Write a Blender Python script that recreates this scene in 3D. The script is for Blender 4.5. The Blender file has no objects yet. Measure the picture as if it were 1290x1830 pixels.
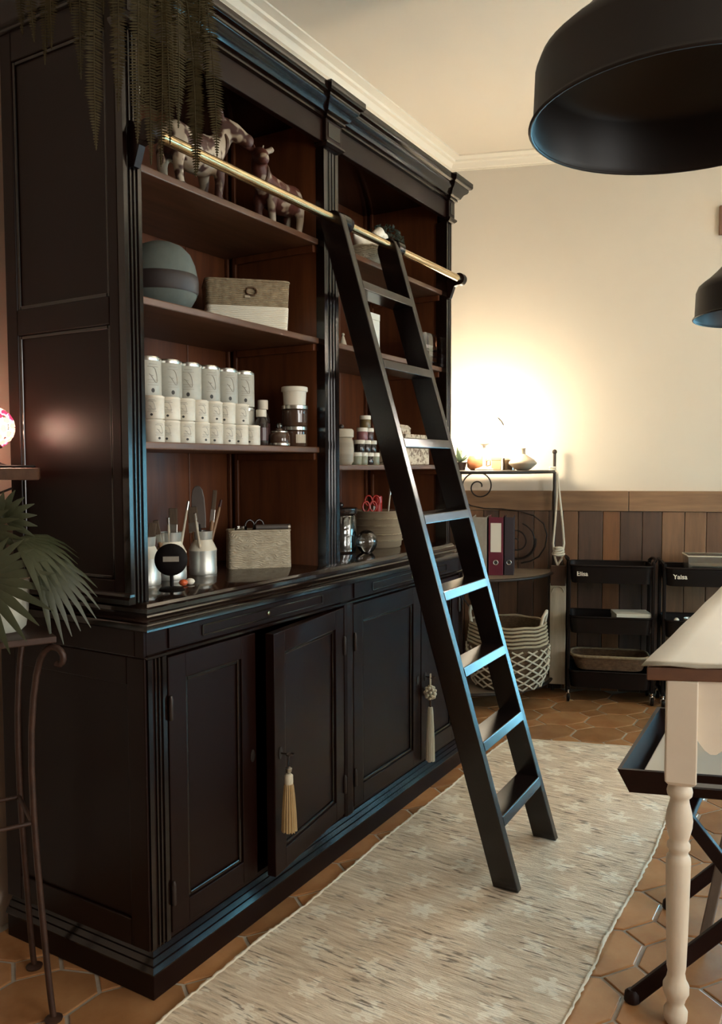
import bpy, bmesh, math, random
from mathutils import Vector, Matrix

random.seed(7)
S = bpy.context.scene
COL = S.collection
PI = math.pi

# ------------------------------------------------------------------ camera
F_PX, YAW, PITCH, ROLL = 1454.0, -0.5377, -0.05687, -0.0032
WA = 0.328                                   # the end wall is not square to the side wall
cam_d = bpy.data.cameras.new('camera')
cam = bpy.data.objects.new('camera', cam_d); COL.objects.link(cam)
fwd = Vector((math.sin(YAW)*math.cos(PITCH), math.cos(YAW)*math.cos(PITCH), math.sin(PITCH)))
r0 = Vector((math.cos(YAW), -math.sin(YAW), 0)); u0 = r0.cross(fwd)
rr = r0*math.cos(ROLL) + u0*math.sin(ROLL); uu = -r0*math.sin(ROLL) + u0*math.cos(ROLL)
m = Matrix((rr, uu, -fwd)).transposed().to_4x4(); m.translation = (0, 0, 1.3)
cam.matrix_world = m
cam_d.sensor_fit = 'HORIZONTAL'; cam_d.sensor_width = 36.0; cam_d.lens = F_PX/1290*36.0
cam_d.clip_start = 0.05
S.camera = cam

# ------------------------------------------------------------------ world, exposure, daylight
S.view_settings.view_transform = 'Standard'; S.view_settings.look = 'None'
S.view_settings.gamma = 1.0; S.view_settings.use_curve_mapping = False
S.view_settings.exposure = 2.2
wd = bpy.data.worlds.new('world'); S.world = wd; wd.use_nodes = True
wd.node_tree.nodes['Background'].inputs[0].default_value = (0.55, 0.72, 0.9, 1)
wd.node_tree.nodes['Background'].inputs[1].default_value = 1.0
E1 = Vector((math.cos(WA), math.sin(WA), 0)); NW = Vector((-math.sin(WA), math.cos(WA), 0))
KW = 4.83
def area(name, loc, direction, sx, sy, power, color):
    l = bpy.data.lights.new(name, 'AREA'); l.shape = 'RECTANGLE'; l.size = sx; l.size_y = sy
    l.energy = power; l.color = color
    o = bpy.data.objects.new(name, l); COL.objects.link(o); o.location = loc
    o.rotation_euler = Vector(direction).to_track_quat('-Z', 'Z').to_euler()
    return o
# daylight at the glazed garden door in the end wall (right of the picture) and at the side window
area('daylight_garden_door', E1*2.44 + NW*(KW+0.12) + Vector((0, 0, 0.88)), -NW, 2.08, 1.62, 68, (0.24, 0.76, 1.0))
area('daylight_end_window', (2.80, 5.20, 0.95), (-1, -0.15, 0), 1.2, 1.2, 10, (0.26, 0.78, 1.0))
area('daylight_side_window', (2.80, 0.6, 1.60), (-1, 0, -0.1), 1.3, 1.3, 15, (1.0, 0.88, 0.72))
area('added_middle_window', (2.80, 2.95, 1.60), (-1, 0, -0.1), 1.3, 1.3, 12, (1.0, 0.86, 0.68))  # added fill at an unseen window, brightens rug and floor
area('daylight_high_window', E1*1.80 + NW*(KW+0.12) + Vector((0, 0, 2.22)), -NW - Vector((0, 0, 0.15)), 0.74, 0.74, 88, (1.0, 0.88, 0.73))

# ------------------------------------------------------------------ materials
def mat(name, color, rough=0.6, metal=0.0, var=0.0, scale=8.0, stretch=(1, 1, 1), bump=0.0, bscale=60.0,
        coat=0.0, spec=0.5, rnd=0.0, emit=None, estr=0.0, trans=0.0, alpha=1.0, color2=None, ior=None, sheen=0.0, wave=None, detail=5.0, lohi=(0.32, 0.68)):
    m = bpy.data.materials.new(name); m.use_nodes = True
    nt = m.node_tree; N = nt.nodes; L = nt.links; b = N['Principled BSDF']
    b.inputs['Roughness'].default_value = rough; b.inputs['Metallic'].default_value = metal
    b.inputs['Specular IOR Level'].default_value = spec
    b.inputs['Coat Weight'].default_value = coat; b.inputs['Coat Roughness'].default_value = 0.12
    b.inputs['Transmission Weight'].default_value = trans; b.inputs['Alpha'].default_value = alpha
    if ior: b.inputs['IOR'].default_value = ior
    if sheen: b.inputs['Sheen Weight'].default_value = sheen
    if emit: b.inputs['Emission Color'].default_value = (*emit, 1); b.inputs['Emission Strength'].default_value = estr
    c = (*color, 1)
    tc = N.new('ShaderNodeTexCoord'); mp = N.new('ShaderNodeMapping'); mp.inputs['Scale'].default_value = stretch
    L.new(tc.outputs['Object'], mp.inputs['Vector'])
    src = None
    if color2 or var:
        no = N.new('ShaderNodeTexNoise'); no.inputs['Scale'].default_value = scale; no.inputs['Detail'].default_value = detail
        no.inputs['Roughness'].default_value = 0.62
        L.new(mp.outputs[0], no.inputs['Vector'])
        mx = N.new('ShaderNodeMix'); mx.data_type = 'RGBA'
        c2 = color2 or tuple(min(1, q*(1-var)) for q in color)
        mx.inputs['A'].default_value = c; mx.inputs['B'].default_value = (*c2, 1)
        rp = N.new('ShaderNodeMapRange'); rp.inputs['From Min'].default_value = lohi[0]; rp.inputs['From Max'].default_value = lohi[1]
        L.new(no.outputs['Fac'], rp.inputs['Value']); L.new(rp.outputs[0], mx.inputs['Factor'])
        src = mx.outputs['Result']
    if rnd:
        oi = N.new('ShaderNodeObjectInfo'); hs = N.new('ShaderNodeHueSaturation')
        mr = N.new('ShaderNodeMapRange'); mr.inputs['To Min'].default_value = 1-rnd; mr.inputs['To Max'].default_value = 1+rnd
        L.new(oi.outputs['Random'], mr.inputs['Value']); L.new(mr.outputs[0], hs.inputs['Value'])
        if src: L.new(src, hs.inputs['Color'])
        else: hs.inputs['Color'].default_value = c
        src = hs.outputs['Color']
    if src: L.new(src, b.inputs['Base Color'])
    else: b.inputs['Base Color'].default_value = c
    if bump:
        bp = N.new('ShaderNodeBump'); bp.inputs['Strength'].default_value = bump; bp.inputs['Distance'].default_value = 0.004
        if wave:
            t = N.new('ShaderNodeTexWave'); t.inputs['Scale'].default_value = wave[0]; t.inputs['Distortion'].default_value = wave[1]
            t.bands_direction = wave[2]
            t.inputs['Detail'].default_value = 2
        else:
            t = N.new('ShaderNodeTexNoise'); t.inputs['Scale'].default_value = bscale; t.inputs['Detail'].default_value = 4
        L.new(mp.outputs[0], t.inputs['Vector']); L.new(t.outputs['Fac'], bp.inputs['Height']); L.new(bp.outputs[0], b.inputs['Normal'])
    return m

M = {}
M['black'] = mat('black_paint', (0.0090, 0.0024, 0.0014), 0.36, bump=0.02, bscale=40, coat=0.0, spec=0.17)
M['black_gloss'] = mat('black_gloss_paint', (0.0065, 0.0026, 0.0018), 0.15, spec=0.5, bump=0.015, bscale=25)
M['counter'] = mat('counter_varnish', (0.022, 0.012, 0.009), 0.10, spec=0.7, var=0.4, scale=6)
M['inner'] = mat('inner_wood', (0.130, 0.038, 0.010), 0.45, color2=(0.070, 0.018, 0.0045), scale=5, stretch=(6, 6, 0.6))
M['shelf_edge'] = mat('shelf_wood', (0.135, 0.060, 0.030), 0.40, color2=(0.075, 0.030, 0.014), scale=4, stretch=(8, 0.8, 8))
M['ladder'] = mat('ladder_paint', (0.0060, 0.0030, 0.0028), 0.22, spec=0.6, bump=0.02, bscale=30)
M['brass'] = mat('brass', (0.75, 0.56, 0.32), 0.22, metal=1.0, var=0.2, scale=10)
M['plaster'] = mat('plaster', (0.61, 0.55, 0.455), 0.85, var=0.05, scale=1.2, bump=0.03, bscale=14)
M['ceil'] = mat('ceiling_paint', (0.68, 0.60, 0.485), 0.9, var=0.03, scale=0.8)
M['crown'] = mat('crown_paint', (0.72, 0.65, 0.53), 0.7)
M['shadewall'] = mat('shade_wall', (0.085, 0.050, 0.034), 0.8, var=0.2, scale=2)  # shade put into the colour so near sides reflect a dim room
M['lampglow_wall'] = mat('lampglow_plaster', (0.66, 0.54, 0.44), 0.85, var=0.08, scale=2, bump=0.05, bscale=20)  # pink tint is the flower lamp's glow put into the colour
M['grout'] = mat('grout', (0.42, 0.36, 0.29), 0.9, var=0.3, scale=20)
M['tile'] = mat('terracotta', (0.42, 0.215, 0.095), 0.27, color2=(0.30, 0.130, 0.048), scale=5, rnd=0.22, bump=0.04, bscale=14, spec=0.65)
M['rugfringe'] = mat('rug_edge', (0.62, 0.54, 0.42), 0.95)
M['table_white'] = mat('table_paint', (0.74, 0.64, 0.51), 0.5, var=0.08, scale=7)
M['table_wood'] = mat('table_wood', (0.13, 0.050, 0.018), 0.5, color2=(0.085, 0.030, 0.010), scale=5, stretch=(0.8, 6, 6))
M['cloth'] = mat('oilcloth', (0.33, 0.295, 0.235), 0.85, spec=0.1, var=0.05, scale=3)
M['darkwood'] = mat('dark_wood', (0.018, 0.005, 0.0035), 0.45, spec=0.2, var=0.4, scale=5, stretch=(1, 6, 6))
M['greywood'] = mat('grey_wood', (0.16, 0.115, 0.085), 0.6, var=0.3, scale=7, stretch=(6, 6, 0.8))
M['lampmetal'] = mat('pendant_metal', (0.011, 0.006, 0.0045), 0.5, spec=0.3)
M['lampinside'] = mat('pendant_inside', (0.009, 0.006, 0.005), 0.45, spec=0.3)
M['iron'] = mat('wrought_iron', (0.045, 0.032, 0.026), 0.5, metal=0.6, var=0.4, scale=30, bump=0.1, bscale=60)
M['rustiron'] = mat('rusty_iron', (0.060, 0.026, 0.015), 0.55, metal=0.3, var=0.5, scale=25, bump=0.1, bscale=60)
M['trolley'] = mat('trolley_paint', (0.006, 0.0030, 0.0025), 0.45, spec=0.2)
M['chrome'] = mat('chrome', (0.6, 0.58, 0.55), 0.2, metal=1.0)
M['white'] = mat('white_plain', (0.78, 0.72, 0.60), 0.6)
M['paper'] = mat('paper', (0.72, 0.68, 0.58), 0.8)
M['tin'] = mat('tin_label', (0.66, 0.62, 0.52), 0.40, color2=(0.54, 0.50, 0.42), scale=9, stretch=(1, 1, 2), rnd=0.06)
M['tin_big'] = mat('tin_label_grey', (0.48, 0.46, 0.39), 0.42, color2=(0.36, 0.35, 0.30), scale=7, stretch=(1, 1, 2), rnd=0.08)
M['tinmetal'] = mat('tin_rim', (0.62, 0.60, 0.55), 0.3, metal=1.0)
M['mark'] = mat('mark_grey', (0.36, 0.34, 0.29), 0.6)
M['markdark'] = mat('mark_dark', (0.03, 0.028, 0.026), 0.6)
M['zinc'] = mat('zinc', (0.66, 0.66, 0.61), 0.40, metal=0.75, var=0.25, scale=12)
M['enamel'] = mat('cream_enamel', (0.66, 0.60, 0.48), 0.35, var=0.06, scale=12)
M['straw'] = mat('straw_weave', (0.44, 0.345, 0.215), 0.85, color2=(0.27, 0.20, 0.12), scale=70, stretch=(1, 1, 1), bump=0.9, wave=(55, 3.0, 'Z'))
M['strawpale'] = mat('pale_seagrass', (0.52, 0.45, 0.33), 0.85, color2=(0.36, 0.30, 0.21), scale=48, stretch=(0.8, 0.8, 1.1), bump=0.5, wave=(38, 14.0, 'Z'))
M['dip'] = mat('dipped_white', (0.74, 0.68, 0.55), 0.6, bump=0.4, wave=(55, 3.0, 'Z'))
M['rattan'] = mat('rattan', (0.23, 0.125, 0.060), 0.7, color2=(0.12, 0.060, 0.028), scale=60, bump=0.9, wave=(60, 3.0, 'Z'))
M['rope'] = mat('cotton_rope', (0.74, 0.66, 0.52), 0.9, bump=0.6, wave=(120, 1.0, 'DIAGONAL'))
M['netrope'] = mat('net_rope', (0.50, 0.40, 0.27), 0.9, bump=0.5, wave=(120, 1.0, 'DIAGONAL'))
M['jute'] = mat('jute_weave', (0.20, 0.12, 0.065), 0.9, color2=(0.11, 0.065, 0.035), scale=50, bump=0.8, wave=(45, 3.0, 'Z'))
M['gold'] = mat('gold_silk', (0.40, 0.25, 0.10), 0.55, color2=(0.28, 0.17, 0.06), scale=60, stretch=(3, 3, 0.2), sheen=0.4)
M['ivory'] = mat('ivory_silk', (0.66, 0.58, 0.44), 0.6, color2=(0.50, 0.43, 0.31), scale=60, stretch=(3, 3, 0.2), sheen=0.4)
M['fern'] = mat('fern_green', (0.030, 0.022, 0.0065), 0.7, spec=0.2, color2=(0.046, 0.033, 0.011), scale=12)
M['palm'] = mat('palm_green', (0.026, 0.030, 0.011), 0.5, color2=(0.046, 0.050, 0.022), scale=14)
M['soil'] = mat('soil', (0.03, 0.02, 0.014), 0.95, bump=0.5)
M['potwhite'] = mat('pot_white', (0.56, 0.54, 0.44), 0.6, color2=(0.46, 0.47, 0.39), scale=24, bump=0.5, bscale=40)
M['terrapot'] = mat('terracotta_pot', (0.26, 0.12, 0.07), 0.8, var=0.2)
M['felt'] = mat('blue_grey_felt', (0.105, 0.122, 0.108), 0.9, var=0.2, scale=14, bump=0.2)
M['band'] = mat('dark_ribbon', (0.020, 0.013, 0.012), 0.6)
M['jardark'] = mat('jar_dark', (0.022, 0.014, 0.012), 0.15, spec=0.6)
M['amber'] = mat('jar_amber', (0.060, 0.030, 0.018), 0.12, spec=0.7)
M['silverlid'] = mat('silver_lid', (0.58, 0.54, 0.47), 0.25, metal=0.9)
M['capwhite'] = mat('cap_white', (0.68, 0.62, 0.51), 0.45)
M['potgreen'] = mat('pot_green', (0.23, 0.23, 0.155), 0.35)
M['potpink'] = mat('pot_pink', (0.23, 0.085, 0.085), 0.35)
M['potolive'] = mat('pot_olive', (0.13, 0.088, 0.030), 0.35)
M['potplum'] = mat('pot_plum', (0.055, 0.022, 0.022), 0.3)
M['wicker'] = mat('striped_wicker', (0.40, 0.30, 0.19), 0.8, color2=(0.22, 0.15, 0.085), scale=6, stretch=(0.2, 0.2, 7), bump=0.6, wave=(50, 2, 'Z'))
M['floral'] = mat('floral_paper', (0.50, 0.40, 0.28), 0.7, color2=(0.16, 0.10, 0.06), scale=60, detail=2, lohi=(0.52, 0.60))
M['red'] = mat('red_plastic', (0.40, 0.020, 0.012), 0.35)
M['orange'] = mat('orange_plastic', (0.55, 0.10, 0.03), 0.35)
M['steel'] = mat('steel', (0.5, 0.48, 0.44), 0.28, metal=1.0)
M['bristle'] = mat('bristle', (0.10, 0.065, 0.04), 0.9, var=0.4, scale=50, stretch=(4, 4, 0.4))
M['handlewood'] = mat('brush_handle', (0.24, 0.13, 0.06), 0.45, var=0.3, scale=10)
M['greyblade'] = mat('grey_paddle', (0.095, 0.075, 0.065), 0.45, var=0.2)
M['matteblack'] = mat('matte_black', (0.004, 0.002, 0.002), 0.6, spec=0.15)
M['burgundy'] = mat('burgundy_board', (0.130, 0.012, 0.028), 0.5, var=0.15, scale=30)
M['greybinder'] = mat('grey_board', (0.30, 0.27, 0.22), 0.6, var=0.15, scale=30)
M['navybinder'] = mat('dark_board', (0.035, 0.026, 0.032), 0.5)
M['shelfgrey'] = mat('weathered_shelf', (0.20, 0.145, 0.10), 0.6, var=0.3, scale=8)
M['paleboard'] = mat('pale_board', (0.56, 0.49, 0.38), 0.7, color2=(0.38, 0.32, 0.24), scale=5, stretch=(5, 5, 0.6))
M['leather'] = mat('brown_leather', (0.085, 0.038, 0.020), 0.5, var=0.3, scale=20)
M['copper'] = mat('copper_dish', (0.50, 0.20, 0.095), 0.4, metal=0.5)
M['stone'] = mat('stoneware', (0.42, 0.34, 0.24), 0.5, color2=(0.26, 0.21, 0.15), scale=4, stretch=(0.3, 0.3, 8))
M['kraft'] = mat('kraft_box', (0.36, 0.24, 0.13), 0.7, var=0.1)
M['copperc'] = mat('blush_candle', (0.50, 0.33, 0.23), 0.6)
M['cowwhite'] = mat('cow_paint', (0.44, 0.36, 0.27), 0.55, color2=(0.060, 0.020, 0.014), scale=17, detail=2.0, lohi=(0.50, 0.55), bump=0.2)
M['cowred'] = mat('cow_paint_red', (0.085, 0.024, 0.016), 0.5, color2=(0.34, 0.27, 0.20), scale=14, detail=2.0, lohi=(0.53, 0.58), bump=0.2)
M['plaincream'] = mat('plain_cream', (0.50, 0.43, 0.32), 0.55, var=0.15, scale=30)
M['leafdark'] = mat('topiary_leaf', (0.022, 0.028, 0.011), 0.7, var=0.4, scale=30)
M['succ'] = mat('succulent', (0.12, 0.17, 0.11), 0.6)
M['cable'] = mat('black_cable', (0.012, 0.009, 0.009), 0.5)
M['frame'] = mat('frame_wood', (0.16, 0.075, 0.038), 0.5, var=0.2)
M['winframe'] = mat('window_paint', (0.7, 0.66, 0.58), 0.5)
M['knob'] = mat('dark_knob', (0.035, 0.022, 0.017), 0.4)
M['shadewarm'] = mat('opal_glass_lit', (0.9, 0.8, 0.6), 0.4, emit=(1.0, 0.86, 0.64), estr=28.0)
M['flowerlamp'] = mat('petal_glass_cream', (0.85, 0.62, 0.48), 0.4, emit=(1.0, 0.55, 0.40), estr=0.34)
M['flowerpink'] = mat('petal_glass_pink', (0.75, 0.10, 0.22), 0.4, emit=(1.0, 0.06, 0.18), estr=0.20)
M['flowercore'] = mat('bulb_lit', (1, 0.9, 0.8), 0.4, emit=(1.0, 0.72, 0.55), estr=9.0)

def clear_glass(name, tint=(1, 1, 1), gloss=0.12, rough=0.03):
    m = bpy.data.materials.new(name); m.use_nodes = True; nt = m.node_tree; N = nt.nodes; L = nt.links
    N.remove(N['Principled BSDF'])
    t = N.new('ShaderNodeBsdfTransparent'); t.inputs[0].default_value = (*tint, 1)
    g = N.new('ShaderNodeBsdfGlossy'); g.inputs['Roughness'].default_value = rough; g.inputs[0].default_value = (1, 1, 1, 1)
    fr = N.new('ShaderNodeFresnel'); fr.inputs[0].default_value = 1.5
    ad = N.new('ShaderNodeMath'); ad.operation = 'ADD'; ad.inputs[1].default_value = gloss; ad.use_clamp = True
    mx = N.new('ShaderNodeMixShader'); L.new(fr.outputs[0], ad.inputs[0]); L.new(ad.outputs[0], mx.inputs[0])
    L.new(t.outputs[0], mx.inputs[1]); L.new(g.outputs[0], mx.inputs[2]); L.new(mx.outputs[0], N['Material Output'].inputs[0])
    return m
M['glass'] = clear_glass('clear_glass', (0.86, 0.86, 0.84), 0.06)
M['plastic'] = clear_glass('clear_plastic', (0.62, 0.58, 0.50), 0.10, 0.25)
M['pane'] = clear_glass('window_pane', (0.97, 0.98, 1.0), 0.0)

def rug_material():
    m = bpy.data.materials.new('woven_rug'); m.use_nodes = True; nt = m.node_tree; N = nt.nodes; L = nt.links; b = N['Principled BSDF']
    b.inputs['Roughness'].default_value = 0.95; b.inputs['Specular IOR Level'].default_value = 0.15
    tc = N.new('ShaderNodeTexCoord'); sx = N.new('ShaderNodeSeparateXYZ'); L.new(tc.outputs['Object'], sx.inputs[0])
    def mth(op, a, b_=None, c=None):
        n = N.new('ShaderNodeMath'); n.operation = op
        for i, q in enumerate((a, b_, c)):
            if q is None: continue
            if isinstance(q, (int, float)): n.inputs[i].default_value = q
            else: L.new(q, n.inputs[i])
        return n.outputs[0]
    def noise(scale, stretch, detail=4):
        mp = N.new('ShaderNodeMapping'); mp.inputs['Scale'].default_value = stretch; L.new(tc.outputs['Object'], mp.inputs[0])
        n = N.new('ShaderNodeTexNoise'); n.inputs['Scale'].default_value = scale; n.inputs['Detail'].default_value = detail
        L.new(mp.outputs[0], n.inputs['Vector']); return n.outputs['Fac']
    # stars: offset rows, five soft points, frayed by noise
    cx, cy = 0.17, 0.155
    yy = mth('DIVIDE', sx.outputs['Y'], cy); row = mth('FLOOR', yy)
    off = mth('MULTIPLY', mth('MODULO', mth('ABSOLUTE', row), 2.0), 0.5)
    xx = mth('ADD', mth('DIVIDE', sx.outputs['X'], cx), off)
    px = mth('MULTIPLY', mth('SUBTRACT', mth('FRACT', xx), 0.5), cx); py = mth('MULTIPLY', mth('SUBTRACT', mth('FRACT', yy), 0.5), cy)
    r = mth('SQRT', mth('ADD', mth('MULTIPLY', px, px), mth('MULTIPLY', py, py))); a = mth('ARCTAN2', px, py)
    lim = mth('ADD', 0.034, mth('MULTIPLY', mth('COSINE', mth('MULTIPLY', a, 5.0)), 0.013))
    fray = mth('MULTIPLY', mth('SUBTRACT', noise(38, (1, 2.5, 1)), 0.5), 0.085)
    star = N.new('ShaderNodeMapRange'); star.inputs['From Min'].default_value = -0.004; star.inputs['From Max'].default_value = 0.005
    L.new(mth('SUBTRACT', mth('ADD', lim, fray), r), star.inputs['Value'])
    def mix(fac, A, B):
        n = N.new('ShaderNodeMix'); n.data_type = 'RGBA'
        for k, q in (('Factor', fac), ('A', A), ('B', B)):
            if isinstance(q, tuple): n.inputs[k].default_value = (*q, 1)
            elif isinstance(q, float): n.inputs[k].default_value = q
            else: L.new(q, n.inputs[k])
        return n.outputs['Result']
    def ramp(v, lo, hi):
        n = N.new('ShaderNodeMapRange'); n.inputs['From Min'].default_value = lo; n.inputs['From Max'].default_value = hi; L.new(v, n.inputs['Value']); return n.outputs[0]
    base = mix(ramp(noise(8, (1.0, 10, 1), 5), 0.34, 0.66), (0.58, 0.445, 0.315), (0.80, 0.685, 0.53))
    starc = mix(mth('MULTIPLY', star.outputs[0], 0.62), base, (0.93, 0.87, 0.73))
    fleck = ramp(noise(20, (0.8, 6, 1), 4), 0.55, 0.62)
    big = ramp(noise(5, (1, 2.0, 1), 2), 0.38, 0.58)
    col = mix(mth('MULTIPLY', mth('MULTIPLY', fleck, big), 0.80), starc, (0.15, 0.115, 0.085))
    L.new(col, b.inputs['Base Color'])
    bp = N.new('ShaderNodeBump'); bp.inputs['Strength'].default_value = 0.9; bp.inputs['Distance'].default_value = 0.006
    L.new(mth('ADD', noise(30, (1.0, 7, 1), 4), mth('MULTIPLY', noise(140, (1, 1, 1), 2), 0.35)), bp.inputs['Height']); L.new(bp.outputs[0], b.inputs['Normal'])
    return m
M['rug'] = rug_material()

# ------------------------------------------------------------------ mesh helpers
class B:
    def __init__(s): s.bm = bmesh.new()
    def quadbox(s, c):                      # 8 corners: bottom ring 0-3, top ring 4-7
        v = [s.bm.verts.new(p) for p in c]
        for f in ((3, 2, 1, 0), (4, 5, 6, 7), (0, 1, 5, 4), (1, 2, 6, 5), (2, 3, 7, 6), (3, 0, 4, 7)): s.bm.faces.new([v[i] for i in f])
        return s
    def box(s, x0, x1, y0, y1, z0, z1):
        return s.quadbox([(x0, y0, z0), (x1, y0, z0), (x1, y1, z0), (x0, y1, z0), (x0, y0, z1), (x1, y0, z1), (x1, y1, z1), (x0, y1, z1)])
    def prism(s, poly, axis, a0, a1):       # polygon extruded along an axis; poly in the other two axes (in xyz order)
        def P(p, a):
            return {'x': (a, p[0], p[1]), 'y': (p[0], a, p[1]), 'z': (p[0], p[1], a)}[axis]
        A = [s.bm.verts.new(P(p, a0)) for p in poly]; C = [s.bm.verts.new(P(p, a1)) for p in poly]; n = len(poly)
        for i in range(n): s.bm.faces.new((A[i], A[(i+1) % n], C[(i+1) % n], C[i]))
        s.bm.faces.new(A[::-1]); s.bm.faces.new(C); return s
    def lathe(s, prof, seg=24, c=(0, 0, 0), cap=True, sx=1.0, sy=1.0, mtx=None):   # prof: (r, z) pairs
        rings = []
        for r, z in prof:
            rings.append([s.bm.verts.new(((mtx @ Vector((r*sx*math.cos(2*PI*i/seg), r*sy*math.sin(2*PI*i/seg), z))) if mtx else
                         Vector((c[0]+r*sx*math.cos(2*PI*i/seg), c[1]+r*sy*math.sin(2*PI*i/seg), c[2]+z)))) for i in range(seg)])
        for a, b in zip(rings, rings[1:]):
            for i in range(seg): s.bm.faces.new((a[i], a[(i+1) % seg], b[(i+1) % seg], b[i]))
        if cap: s.bm.faces.new(rings[0][::-1]); s.bm.faces.new(rings[-1])
        return s
    def tube(s, pts, r, seg=8, closed=False):
        pts = [Vector(p) for p in pts]; n = len(pts); rings = []
        rad = r if isinstance(r, (list, tuple)) else [r]*n
        up = None
        for i, p in enumerate(pts):
            t = (pts[(i+1) % n] - pts[i-1]) if closed else (pts[min(i+1, n-1)] - pts[max(i-1, 0)])
            if t.length < 1e-9: t = Vector((0, 0, 1))
            t.normalize()
            if up is None: up = Vector((0, 0, 1)) if abs(t.z) < 0.9 else Vector((1, 0, 0))
            w = up - t*up.dot(t)
            up = w.normalized() if w.length > 1e-4 else t.orthogonal().normalized()
            a = t.cross(up).normalized(); b = up
            rings.append([s.bm.verts.new(p + (a*math.cos(2*PI*k/seg) + b*math.sin(2*PI*k/seg))*rad[i]) for k in range(seg)])
        for i in range(n if closed else n-1):
            A, C = rings[i], rings[(i+1) % n]
            for k in range(seg): s.bm.faces.new((A[k], A[(k+1) % seg], C[(k+1) % seg], C[k]))
        if not closed: s.bm.faces.new(rings[0][::-1]); s.bm.faces.new(rings[-1])
        return s
    def beam(s, p0, p1, side, w, d):        # rectangular bar; side = direction of width w, d the depth across
        p0, p1 = Vector(p0), Vector(p1); t = (p1-p0).normalized(); a = (Vector(side) - t*Vector(side).dot(t)).normalized(); b = t.cross(a)
        c = [p + a*i*w/2 + b*j*d/2 for p in (p0, p1) for i, j in ((-1, -1), (1, -1), (1, 1), (-1, 1))]
        return s.quadbox(c)
    def sphere(s, c, r, seg=16, rings=10, sx=1, sy=1, sz=1):
        pr = [(r*math.sin(PI*i/rings), -r*math.cos(PI*i/rings)*sz) for i in range(rings+1)]
        pr[0] = (1e-4*r, pr[0][1]); pr[-1] = (1e-4*r, pr[-1][1])
        return s.lathe(pr, seg, c, True, sx, sy)
    def poly(s, pts):
        s.bm.faces.new([s.bm.verts.new(p) for p in pts]); return s
    def loft(s, rings, cap0=True, cap1=True):
        R = [[s.bm.verts.new(p) for p in r] for r in rings]; n = len(R[0])
        for a, b in zip(R, R[1:]):
            for i in range(n): s.bm.faces.new((a[i], a[(i+1) % n], b[(i+1) % n], b[i]))
        if cap0: s.bm.faces.new(R[0][::-1])
        if cap1: s.bm.faces.new(R[-1])
        return s
    def build(s, name, material, parent=None, world=False, smooth=None, bevel=0.0, seg=2, **tags):
        if world and parent is not None: s.bm.transform(WM[parent.name].inverted())
        bmesh.ops.recalc_face_normals(s.bm, faces=s.bm.faces)
        me = bpy.data.meshes.new(name); s.bm.to_mesh(me); s.bm.free()
        me.materials.append(M[material] if isinstance(material, str) else material)
        if smooth:
            for p in me.polygons: p.use_smooth = True
            me.set_sharp_from_angle(angle=math.radians(smooth))
        return link(name, me, parent, bevel, seg, **tags)

WM = {}
def link(name, me, parent=None, bevel=0.0, seg=2, loc=None, rz=0.0, **tags):
    o = bpy.data.objects.new(name, me); COL.objects.link(o)
    if loc is not None: o.location = loc; o.rotation_euler = (0, 0, rz)
    if parent is not None: o.parent = parent
    par = WM[parent.name] if parent is not None else Matrix()
    WM[o.name] = par @ Matrix.Translation(loc or (0, 0, 0)) @ Matrix.Rotation(rz, 4, 'Z')
    if bevel:
        b = o.modifiers.new('bevel', 'BEVEL'); b.width = bevel; b.segments = seg; b.limit_method = 'ANGLE'; b.angle_limit = math.radians(40)
        b.harden_normals = False
    tag(o, **tags); return o
def tag(o, label=None, cat=None, group=None, kind=None):
    if label: o['label'] = label
    if cat: o['category'] = cat
    if group: o['group'] = group
    if kind: o['kind'] = kind
    return o
def thing(name, loc, label, cat, rz=0.0, group=None):
    return link(name, None, None, loc=loc, rz=rz, label=label, cat=cat, group=group)
def copy_tree(src, loc, rz=None, label=None, parent=None):
    c = src.copy(); COL.objects.link(c); c.parent = parent
    if loc is not None: c.location = loc
    if rz is not None: c.rotation_euler = (0, 0, rz)
    if label: c['label'] = label
    WM[c.name] = Matrix.Translation(c.location) @ Matrix.Rotation(c.rotation_euler[2], 4, 'Z')
    for ch in list(src.children): copy_tree(ch, None, None, None, c)
    return c
ORD = ['first', 'second', 'third', 'fourth', 'fifth', 'sixth', 'seventh', 'eighth', 'ninth', 'tenth']
def sk(s, k, z=0.0): return E1*s + NW*k + Vector((0, 0, z))     # along / towards the end wall
def bez(p0, p1, p2, n):
    p0, p1, p2 = Vector(p0), Vector(p1), Vector(p2)
    return [p0*(1-t)**2 + p1*2*t*(1-t) + p2*t*t for t in (i/n for i in range(n+1))]
def rrect(hx, hy, r, n=5):
    out = []
    for cx, cy, a0 in ((hx-r, hy-r, 0), (-hx+r, hy-r, PI/2), (-hx+r, -hy+r, PI), (hx-r, -hy+r, 1.5*PI)):
        out += [(cx+r*math.cos(a0+PI/2*i/n), cy+r*math.sin(a0+PI/2*i/n)) for i in range(n+1)]
    return out

# ================================================================== THE SETTING
XL, ZC = -2.03, 3.06
XR, YF = 2.70, -1.30
CORNER = Vector((XL, 4.41, 0))
def wall_y(x): return (KW + math.sin(WA)*x)/math.cos(WA)
YBR = wall_y(XR)
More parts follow.
